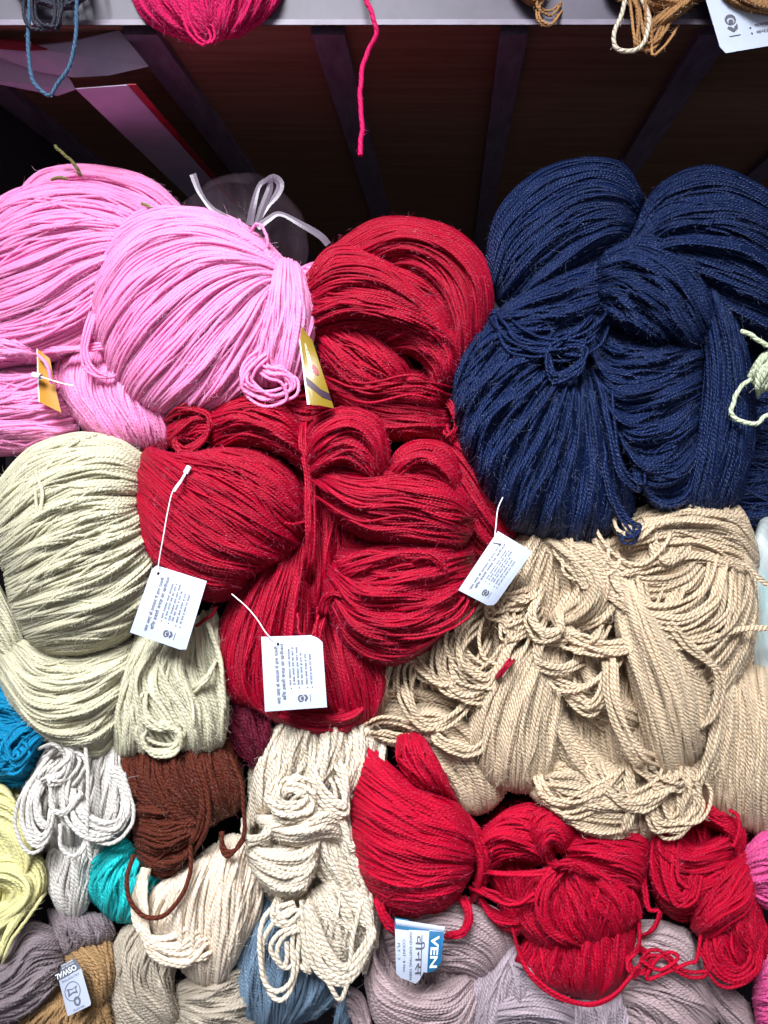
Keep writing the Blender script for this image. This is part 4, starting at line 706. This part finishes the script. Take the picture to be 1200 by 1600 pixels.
patch(s, RUST, [[(1010, 40), (1040, 10), (1060, -20), (1080, -60)], [(1020, 55), (1070, 18), (1100, -10), (1120, -60)]], 100, 25, 2.6)
loose(s, RUST, [(990, -30, 120), (1000, 10, 126), (1005, 60, 124), (1010, 76, 124), (1030, 60, 122), (1050, 20, 118)], 6, 10, r=2.6)
loose(s, RUST, [(850, -40, 105), (840, 10, 110), (860, 25, 110), (880, 5, 108)], 4, 10, r=2.2)
loose(s, CREAM, [(985, -40, 132), (972, 20, 134), (960, 50, 136), (962, 74, 136), (985, 80, 136), (1005, 68, 136), (1014, 30, 134), (1000, -10, 130), (995, -40, 128)], 1, r=4.0, name='cream_loop')
s = skein(1160, 10, 'rust brown skein hanging over the white tag in the top right corner', UPPER)
patch(s, RUST, [[(1100, -60), (1120, -10), (1160, 20), (1260, 40)], [(1140, -70), (1160, -30), (1200, 0), (1260, 10)], [(1190, -80), (1200, -50), (1230, -30), (1260, -20)]], 112, 35, 2.6)
s = skein(80, 60, 'slate blue yarn looping down in a V at the upper left, dark strands beside it', UPPER)
loose(s, SLATE, [(122, -60, 132), (120, 10, 138), (118, 60, 140), (108, 105, 140), (90, 130, 140), (78, 150, 140), (62, 140, 140), (50, 120, 138), (44, 80, 136), (45, 40, 134), (48, -50, 130)], 1, r=3.6, name='hanging_loop')
loose(s, INK, [(46, -50, 132), (44, 20, 136), (52, 40, 138), (70, 46, 138), (84, 44, 136), (86, 15, 134), (84, -40, 130)], 3, 6, r=3.2, name='hanging_loop')
loose(s, INK, [(20, -40, 120), (60, -10, 126), (110, -5, 126), (135, -40, 120)], 14, 14, r=3.2)
# ================================================================== tags and labels
import mathutils
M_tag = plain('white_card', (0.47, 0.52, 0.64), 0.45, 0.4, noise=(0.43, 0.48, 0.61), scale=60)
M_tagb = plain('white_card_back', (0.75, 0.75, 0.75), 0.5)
M_ink = plain('black_print', (0.09, 0.09, 0.12), 0.5, 0.3)
M_hole = plain('punched_hole', (0.01, 0.003, 0.005), 0.9, 0.1)
M_nylon = plain('clear_nylon', (0.80, 0.74, 0.80), 0.25, 0.6)
M_yel = plain('mustard_card', (0.25, 0.165, 0.015), 0.4, 0.5, noise=(0.20, 0.13, 0.012), scale=40)
M_org = plain('amber_card', (0.42, 0.19, 0.015), 0.5, 0.5)
M_pur = plain('purple_print', (0.035, 0.012, 0.03), 0.6)
M_oval = plain('cream_print', (0.40, 0.38, 0.28), 0.5)
M_blue = plain('foil_blue_print', (0.02, 0.16, 0.42), 0.25, 0.6, noise=(0.01, 0.09, 0.15), scale=50)
M_grey = plain('slate_grey_print', (0.14, 0.15, 0.20), 0.4)
M_wtxt = plain('white_print', (0.8, 0.85, 0.88), 0.5)
class Frame:
    """a card laid out on four photograph corners: u runs 0..1 along the card's width, v 0..1 down its height; it may curl"""
    def __init__(s, tl, tr, br, bl, h, curl=0.0, curlv=0.0): s.c = [np.array(p, float) for p in (tl, tr, br, bl)]; s.h = h; s.curl = curl; s.curlv = curlv
    def __call__(s, u, v, lift=0.0):
        p = (1-u)*(1-v)*s.c[0]+u*(1-v)*s.c[1]+u*v*s.c[2]+(1-u)*v*s.c[3]
        h = s.h+s.curl*(1-(2*u-1)**2)+s.curlv*(1-(2*v-1)**2)
        if len(p) > 2: h += p[2]
        return at(p[0], p[1], h+lift)
def card(fr, outline, mat, name='card', parent=None, th=0.7, lift=0.0):
    bm = bmesh.new()
    vs = [bm.verts.new((u, v, 0)) for u, v in outline]
    bm.faces.new(vs)
    for k in range(1, 10):
        for no in ((1, 0, 0), (0, 1, 0)):
            bmesh.ops.bisect_plane(bm, geom=bm.verts[:]+bm.edges[:]+bm.faces[:], plane_co=(k/10, k/10, 0), plane_no=no)
    bmesh.ops.triangulate(bm, faces=bm.faces[:])
    v = [tuple(x.co) for x in bm.verts]; f = [[x.index for x in q.verts] for q in bm.faces]; bm.verts.index_update()
    f = [[x.index for x in q.verts] for q in bm.faces]
    edges = [(e.verts[0].index, e.verts[1].index) for e in bm.edges if len(e.link_faces) == 1]
    n = len(v)
    V = [fr(a, b, lift) for a, b, _ in v]+[fr(a, b, lift-th) for a, b, _ in v]
    F = [tuple(q) for q in f]+[tuple(i+n for i in reversed(q)) for q in f]+[(a, b, b+n, a+n) for a, b in edges] if th > 0 else [tuple(q) for q in f]
    bm.free()
    return mesh(name, V, F, mat, parent)
def text_mesh(s, bold=False):
    c = bpy.data.curves.new('t', 'FONT'); c.body = s; c.size = 1; c.resolution_u = 3
    c.offset = 0.025 if bold else 0.008
    o = bpy.data.objects.new('t', c); C.objects.link(o)
    dg = bpy.context.evaluated_depsgraph_get(); me = bpy.data.meshes.new_from_object(o.evaluated_get(dg))
    V = np.array([v.co[:2] for v in me.vertices]) if len(me.vertices) else np.zeros((0, 2)); F = [tuple(p.vertices) for p in me.polygons]
    bpy.data.objects.remove(o); bpy.data.curves.remove(c); bpy.data.meshes.remove(me)
    return V, F
def prints(fr, items, mat, name, parent, lift=0.9):
    """items: (string, u0, v0, height, width) with baseline start u0,v0 in card units (v down); asp = card px width/height"""
    A = []; Fs = []; n = 0
    for it in items:
        s, u0, v0, hgt, wid = it[:5]
        V, F = text_mesh(s, len(it) > 5)
        if not len(V): continue
        w = V[:, 0].max()
        U = u0+V[:, 0]/w*wid; Vv = v0-V[:, 1]*hgt/0.7
        A += [fr(a, b, lift) for a, b in zip(U, Vv)]; Fs += [tuple(i+n for i in q) for q in F]; n += len(V)
    return mesh(name, A, Fs, mat, parent)
def shapes(fr, polys, mat, name, parent, lift=0.5):
    A = []; Fs = []; n = 0
    for ps_ in polys:
        if isinstance(ps_, tuple) and ps_[0] == 'ring':
            _, cu, cv, ru, rv, ru2, rv2, du, dv = ps_
            for k in range(24):
                a = 2*math.pi*k/24
                A.append(fr(cu+ru*math.cos(a), cv+rv*math.sin(a), lift)); A.append(fr(cu+du+ru2*math.cos(a), cv+dv+rv2*math.sin(a), lift))
            Fs += [(n+2*k, n+2*((k+1) % 24), n+2*((k+1) % 24)+1, n+2*k+1) for k in range(24)]; n += 48
        else:       # cut into small faces so that it follows the card's curl
            bm = bmesh.new(); bm.faces.new([bm.verts.new((u, v, 0)) for u, v in ps_])
            for k in range(1, 10):
                for no in ((1, 0, 0), (0, 1, 0)):
                    bmesh.ops.bisect_plane(bm, geom=bm.verts[:]+bm.edges[:]+bm.faces[:], plane_co=(k/10, k/10, 0), plane_no=no)
            bmesh.ops.triangulate(bm, faces=bm.faces[:]); bm.verts.index_update()
            A += [fr(x.co[0], x.co[1], lift) for x in bm.verts]; Fs += [tuple(x.index+n for x in q.verts) for q in bm.faces]
            n += len(bm.verts); bm.free()
    return mesh(name, A, Fs, mat, parent)
def disc(cu, cv, ru, rv, k=12): return [(cu+ru*math.cos(2*math.pi*i/k), cv+rv*math.sin(2*math.pi*i/k)) for i in range(k)]
def logo(cu, cv, s, asp):    # ring with an eye, two leaves below it and a line; asp = card width / height
    su, sv = s, s*asp
    P = [('ring', cu, cv-.25*sv, .42*su, .42*sv, .27*su, .27*sv, 0, .08*sv), disc(cu, cv-.1*sv, .19*su, .19*sv),
         [(cu, cv+.75*sv), (cu-.42*su, cv+.38*sv), (cu-.28*su, cv+.22*sv), (cu-.05*su, cv+.32*sv), (cu+.1*su, cv+.5*sv)],
         [(cu+.02*su, cv+.75*sv), (cu+.12*su, cv+.35*sv), (cu+.42*su, cv+.12*sv), (cu+.38*su, cv+.5*sv)],
         [(cu-.42*su, cv+.98*sv), (cu+.42*su, cv+.98*sv), (cu+.42*su, cv+1.06*sv), (cu-.42*su, cv+1.06*sv)]]
    return P
def filament(parent, path, r=0.9, name='plastic_filament'):
    mb = MB(); Q = resample(np.array(path, float), 40)[None]
    mb.tubes(at_arr(Q), r*KPX, 1.0, K=6)
    return mb.build(name, M_nylon, parent)
HL = ['जरा जाए के धरातल मे हाथ पतली', 'बिना डबलो धनाह सा खनीजल']
BL = [('मन मालन मस कपला', 0), ('ड कड तगल डब का कन ह', 0), ('एक धनडल तल मान भला', 1), ('नम का कल ह दन क', 1), ('तपन कल दनल ह दन', 1), ('गर ढल ह कल दन पतल', 1)]
def hindi_tag(label, tl, tr, br, bl, h, outline, curl=0, curlv=0, hole=None, hscale=1.0, group=None):
    """page frame: the page's left edge is its start; tl..bl are the page corners in photograph pixels"""
    t = empty('hang_tag', np.mean([tl[0], br[0]]), np.mean([tl[1], br[1]]), h, label, 'hang tag', 'white hang tags tied to the skeins')
    fr = Frame(tl, tr, br, bl, h, curl, curlv)
    cd = card(fr, outline, M_tag, 'card', t)
    it = [(HL[0], .09, .26, .050, .78), (HL[1], .14, .355, .052, .76)]
    ys = [.455, .515, .585, .645, .72, .795]; xs = [.33, .33, .33, .33, .33, .33]; ws = [.50, .52, .52, .44, .42, .42]
    for k, (s_, b_) in enumerate(BL): it.append((s_, xs[k], ys[k], .036, ws[k]))
    pr = prints(fr, it, M_ink, 'printed_text', t)
    P = [disc(.29, v_, .010, .010) for v_ in (.445, .575, .71, .785)]+logo(.145, .62, .12, 1.0)
    shapes(fr, P, M_ink, 'printed_logo', t)
    if hole: shapes(fr, [disc(hole[0], hole[1], .022, .022)], M_hole, 'punched_hole', t, .6)
    return t
# square tag, page turned a quarter: page left edge = photo bottom, page top = photo left
t = hindi_tag('square white hang tag lying straight on the crimson strands low in the red heap', (414, 1112), (408, 995), (503, 992), (511, 1105), 112,
    [(0, 0), (0, 1), (.90, 1), (.96, .93), (1, .82), (1, 0)], curl=3, hole=(.895, .27))
filament(t, [(362, 928, 84), (385, 948, 92), (402, 968, 104), (415, 988, 116), (430, 1004, 114)])
# tilted tag between pale green and red
t = hindi_tag('tilted white hang tag between the pale green ball and the crimson skein, one corner folded', (203, 988), (240, 882), (323, 908), (290, 1018), 118,
    [(0, 0), (0, .90), (.03, 1), (.12, 1.0), (1, 1), (1, .06), (.93, 0)], curl=5, hole=(.90, .13))
filament(t, [(291, 735, 122), (284, 748, 130), (270, 768, 134), (262, 800, 134), (255, 840, 132), (248, 880, 124), (249, 893, 122), (255, 899, 120)])
fx = filament(t, [(296, 729, 122), (290, 740, 125)], 4.0, 'fastener_head')
filament(t, [(291, 738, 124), (281, 755, 130), (272, 768, 133)], 2.0, 'fastener_stem')
# tag at the beige skein
t = hindi_tag('white hang tag standing slanted between the crimson heap and the beige knot', (716, 922), (778, 830), (832, 862), (770, 950), 112,
    [(0, 0), (0, .85), (.04, .97), (.10, 1), (1, 1), (1, .0)], curl=8, curlv=6, hole=(.88, .13))
filament(t, [(786, 776, 84), (778, 795, 96), (775, 820, 108), (774, 840, 122), (782, 846, 122)])
filament(t, [(770, 845, 118), (783, 847, 122)], 3.4, 'fastener_head')
# top right tag, upright page, cut by the frame
t = empty('hang_tag', 1160, 40, 140, 'white hang tag hanging at the top right corner under the rust brown skein', 'hang tag', 'white hang tags tied to the skeins')
fr = Frame((1082, -70), (1290, -120), (1330, 50), (1128, 84), 128, 4)
card(fr, [(0, 0), (0, .93), (.03, 1), (1, 1), (1, 0)], M_tag, 'card', t)
shapes(fr, logo(.135, .72, .10, 1.25)+[disc(.265, .80, .008, .010), disc(.265, .855, .008, .010)], M_ink, 'printed_logo', t)
prints(fr, [('नमक कल डबल ह', .30, .80, .03, .4), ('बनढ कल दन पतल', .30, .865, .03, .45)], M_ink, 'printed_text', t)

# mustard tag beside the red top ball
t = empty('price_tag', 495, 575, 100, 'mustard yellow tag with a purple stripe, wedged beside the round crimson skein', 'tag')
fr = Frame((464, 500, -25), (488, 532, -2), (522, 638, -6), (482, 632, 12), 112, 3)
card(fr, [(0, 0), (1, 0), (1, 1), (.5, .99), (0, 1)], M_yel, 'card', t)
card(fr, [(-.03, 0), (.03, 0), (.04, 1), (-.05, 1)], M_tagb, 'white_edge', t, lift=.5)
shapes(fr, [[(.03, .66), (.30, .69), (.65, .76), (1, .78), (1, .885), (.65, .87), (.3, .80), (.03, .76)]], M_pur, 'printed_stripe', t, 1.0)
shapes(fr, [[(.28, .22), (.36, .20), (.5, .35), (.48, .6), (.42, .66), (.33, .63), (.27, .4)]], M_oval, 'printed_oval', t, 1.0)
shapes(fr, [disc(.62, .50, .16, .07)], plain('red_print', (.25, .02, .03), .5), 'printed_dot', t, 1.1)
shapes(fr, [[(.34+.015*k, .27+k*.045), (.41+.012*k, .275+k*.045), (.41+.012*k, .295+k*.045), (.34+.015*k, .29+k*.045)] for k in range(7)], M_ink, 'printed_text', t, 1.4)
# amber tag in the pink knot
t = empty('price_tag', 75, 600, 20, 'amber tag tucked behind the knotted pink strands at the left with a white plastic fastener', 'tag')
fr = Frame((58, 545), (78, 560), (96, 645), (61, 628), 36, 2)
card(fr, [(0, 0), (1, 0), (.95, .5), (1, 1), (0, 1)], M_org, 'card', t)
card(fr, [(-.04, 0), (.03, 0), (.03, 1), (-.04, 1)], M_tagb, 'white_edge', t, lift=.5)
filament(t, [(52, 586, 48), (64, 589, 54)], 4.6, 'fastener_head')
filament(t, [(62, 588, 52), (80, 594, 54), (97, 599, 52), (115, 603, 50)], 1.1)
loose(t, PINK, [(60, 555, 46), (72, 568, 52), (78, 585, 52), (80, 600, 48)], 1, r=3.0, name='tie_strand')

# torn label on the low red skein (text reads downwards)
t = empty('yarn_label', 655, 1490, 60, 'torn blue and white paper label hanging from the large smooth red skein', 'label')
# page frame turned clockwise: page left = photo top, page top = photo right
fr = Frame((694, 1455), (688, 1518), (619, 1524), (617, 1444), 66, 5)
out = [(0, 0), (.75, 0), (.90, .06), (.97, .14), (1, .30), (.98, .38), (1.14, .46), (1.22, .55), (1.12, .75), (1.06, .9), (.96, 1), (0, 1)]
card(fr, out, M_tag, 'paper', t)
shapes(fr, [[(.02, .0), (.75, 0), (.90, .06), (.97, .14), (1, .30), (.04, .30)], [(0, .30), (.04, .30), (.07, .66), (.09, 1.0), (-.01, 1), (-.01, .70)], [(-.13, .72), (.09, .72), (.09, 1.0), (-.13, 1.0)]], M_blue, 'blue_print', t, .4)
fb = Frame((694, 1455), (688, 1518), (619, 1524), (617, 1444), 66.5, 5)
card(Frame((695, 1448), (694, 1457), (619, 1446), (618, 1436), 66, 2), [(0, 0), (1, 0), (1, 1), (0, 1)], M_tag, 'folded_edge', t)
prints(fr, [('VEN', .14, .245, .155, .76, 1)], M_wtxt, 'white_lettering', t, 1.0)
prints(fr, [('वीनस', .16, .57, .15, .90), ('HAND KNITTING YARN', .12, .70, .055, 1.0), ('COUNT : 8 Nm', .28, .845, .055, .66), ('PLY : 2', .36, .955, .055, .34)], M_ink, 'printed_text', t, .6)
# printed label at the bottom left, upside down
t = empty('yarn_label', 124, 1545, 30, 'small printed white and grey label turned upside down on the tan skein', 'label')
# page frame upside down: page top-left = photo lower right of the grey band ...
fr = Frame((143, 1570), (106, 1588), (92, 1532), (127, 1513), 28, 3)
fr2 = Frame((127, 1514), (92, 1533), (94, 1508), (120, 1496), 28, 3)
c_ = card(fr, [(0, .05), (.05, 0), (1, 0), (1, 1), (0, 1)], M_tag, 'paper', t)
card(fr2, [(0, 0), (1, 0), (.95, 1), (.08, 1)], M_grey, 'grey_band', t)
# lettering baseline runs from the right to the left of the picture, tops pointing down
ft = Frame((120, 1499), (90, 1514), (94, 1531), (126, 1514), 29, 3)
ft = Frame((127, 1513), (92, 1532), (89, 1514), (118, 1498), 29, 3)
prints(ft, [('OSWAL', .14, .58, .46, 1.0, 1)], M_wtxt, 'white_lettering', t, 1.0)
prints(ft, [('HOUSE OF', .16, .86, .13, .6), ('KNITTING', .16, 1.08, .13, .6)], M_wtxt, 'white_lettering', t, 1.0)
ring = [('ring', .58, .56, .33, .26, .30, .235, 0, 0), ('ring', .50, .26, .14, .13, .06, .07, 0, 0), [(.35, .66), (.55, .62), (.8, .68), (.76, .58), (.8, .46), (.58, .50), (.38, .46), (.42, .56)]]
shapes(fr, ring, M_grey, 'printed_emblem', t, .5)
shapes(fr, [[(.45, .62), (.55, .59), (.70, .62), (.70, .52), (.56, .54), (.45, .52)]], M_tag, 'emblem_centre', t, .7)
prints(fr, [('100% ACRYLIC', .25, .09, .05, .5), ('4 PLY KNITTING', .15, .94, .06, .75)], M_grey, 'printed_text', t, .5)

# mint knot at the right
w = empty('yarn_tie', 1175, 590, 90, 'pale mint yarn tied in a knot round the navy skein at the right edge', 'yarn tie')
loose(w, MINT, [(1158, 517, 80), (1175, 524, 88), (1190, 535, 90), (1215, 545, 90)], 1, r=4.2, fz=3)
loose(w, MINT, [(1174, 592, 92), (1156, 606, 88), (1146, 630, 86), (1143, 648, 86), (1158, 658, 88), (1182, 662, 90), (1196, 650, 90), (1215, 645, 88)], 1, r=4.0, fz=3)
patch(w, MINT, [[(1210, 545), (1185, 560), (1170, 590)], [(1220, 560), (1195, 572), (1178, 600)], [(1225, 580), (1202, 588), (1188, 612)], [(1230, 600), (1212, 602), (1196, 608)]], 82, 22, 3.6, nr=2)
loose(w, MINT, [(1205, 560, 104), (1190, 575, 106), (1185, 600, 100), (1186, 612, 94)], 3, 4, r=3.4)

# ribbon tied bag behind the pink ball
M_rib = plain('lilac_ribbon', (0.10, 0.075, 0.105), 0.4, 0.6)
rb = empty('ribbon_bow', 400, 330, 20, 'thin lilac ribbon tied in a bow behind the largest pink skein', 'ribbon')
def ribbon(path, w0, parent, name):
    Q = resample(np.array(path, float), 24); T = np.gradient(Q, axis=0); T /= np.linalg.norm(T, axis=1, keepdims=True)
    N = np.stack([-T[:, 1], T[:, 0], np.zeros(len(Q))], 1); N[:, 2] = .3; N *= (0.62+.38*np.abs(np.cos(np.linspace(0.3, 3.6, len(Q)))))[:, None]
    a = Q+N*w0/2; b2 = Q-N*w0/2; m = Q+N*0.1+np.array([0, 0, 0.6])
    V = [at(*p) for p in a]+[at(*p) for p in m]+[at(*p) for p in b2]+[at(*(p-np.array([0, 0, 1.0]))) for p in m]
    n = len(Q); F = []
    for i in range(n-1):
        for k in range(4):
            k2 = (k+1) % 4
            F.append((k*n+i, k*n+i+1, k2*n+i+1, k2*n+i))
    return mesh(name, V, F, M_rib, parent, False)
ribbon([(301, 272, 10), (312, 300, 16), (330, 325, 20), (352, 340, 24), (375, 358, 30)], 11, rb, 'ribbon_tail')
ribbon([(390, 352, 40), (396, 320, 44), (405, 290, 40), (418, 282, 34), (422, 292, 30), (412, 320, 34), (400, 350, 38)], 12, rb, 'bow_loop')
ribbon([(396, 350, 34), (415, 325, 32), (432, 305, 28), (438, 288, 24), (428, 278, 24), (416, 284, 28)], 13, rb, 'bow_loop')
ribbon([(402, 356, 40), (420, 342, 40), (438, 334, 38), (470, 350, 36), (500, 368, 30), (513, 382, 26)], 11, rb, 'ribbon_tail')
def film(name, mat_col, alpha):
    m = bpy.data.materials.new(name); n, l, p = nodes(m)
    p.inputs['Base Color'].default_value = (*mat_col, 1); p.inputs['Roughness'].default_value = 0.22; p.inputs['Alpha'].default_value = alpha
    tc = n.new('ShaderNodeTexCoord'); mp = n.new('ShaderNodeMapping'); mp.inputs['Scale'].default_value = (14, 14, 5); l.new(tc.outputs['Object'], mp.inputs[0])
    no = n.new('ShaderNodeTexNoise'); no.inputs['Scale'].default_value = 1.6; no.inputs['Detail'].default_value = 5; no.inputs['Distortion'].default_value = 1.5
    l.new(mp.outputs[0], no.inputs['Vector'])
    b = n.new('ShaderNodeBump'); b.inputs['Strength'].default_value = 1; b.inputs['Distance'].default_value = 0.006
    l.new(no.outputs[0], b.inputs['Height']); l.new(b.outputs[0], p.inputs['Normal'])
    r = n.new('ShaderNodeMapRange'); r.inputs[1].default_value = .35; r.inputs[2].default_value = .7; r.inputs[3].default_value = alpha*.4; r.inputs[4].default_value = alpha*1.5
    l.new(no.outputs[0], r.inputs[0]); l.new(r.outputs[0], p.inputs['Alpha'])
    return m
def bag(name, px, py, rx, ry, h, depth, mat, seed):
    rng = np.random.default_rng(seed); U, V = 40, 28; pts = []
    ph = rng.random(8)*6.28
    for i in range(V+1):
        th = math.pi*i/V; row = []
        for j in range(U):
            a = 2*math.pi*j/U
            k = 1+.05*math.sin(3*a+ph[0]+2*th)+.03*math.sin(5*a+ph[1]-3*th)+.015*math.sin(9*th+ph[2]+2*a)
            row.append(at(px+rx*k*math.sin(th)*math.cos(a), py-ry*k*math.cos(th), h+depth*k*math.sin(th)*math.sin(a)))
        pts += row
    F = [(i*U+j, i*U+(j+1) % U, (i+1)*U+(j+1) % U, (i+1)*U+j) for i in range(V) for j in range(U)]
    return mesh(name, pts, F, mat, None, True)
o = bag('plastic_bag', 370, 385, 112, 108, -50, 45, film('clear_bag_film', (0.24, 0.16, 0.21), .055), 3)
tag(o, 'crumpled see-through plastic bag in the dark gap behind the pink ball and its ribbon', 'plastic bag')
o = bag('plastic_bag', 1215, 960, 58, 160, -60, 50, film('pale_bag_film', (0.55, 0.62, 0.62), .7), 5)
tag(o, 'pale clear plastic bag at the right edge beside the beige loops', 'plastic bag')
s = skein(1225, 950, 'teal green skein inside the clear plastic bag at the right edge')
patch(s, TEAL, [[(1185, 900), (1188, 950), (1185, 1010)], [(1210, 890), (1212, 950), (1210, 1020)], [(1250, 890), (1255, 950), (1250, 1020)]], -85, 30, 3.2)
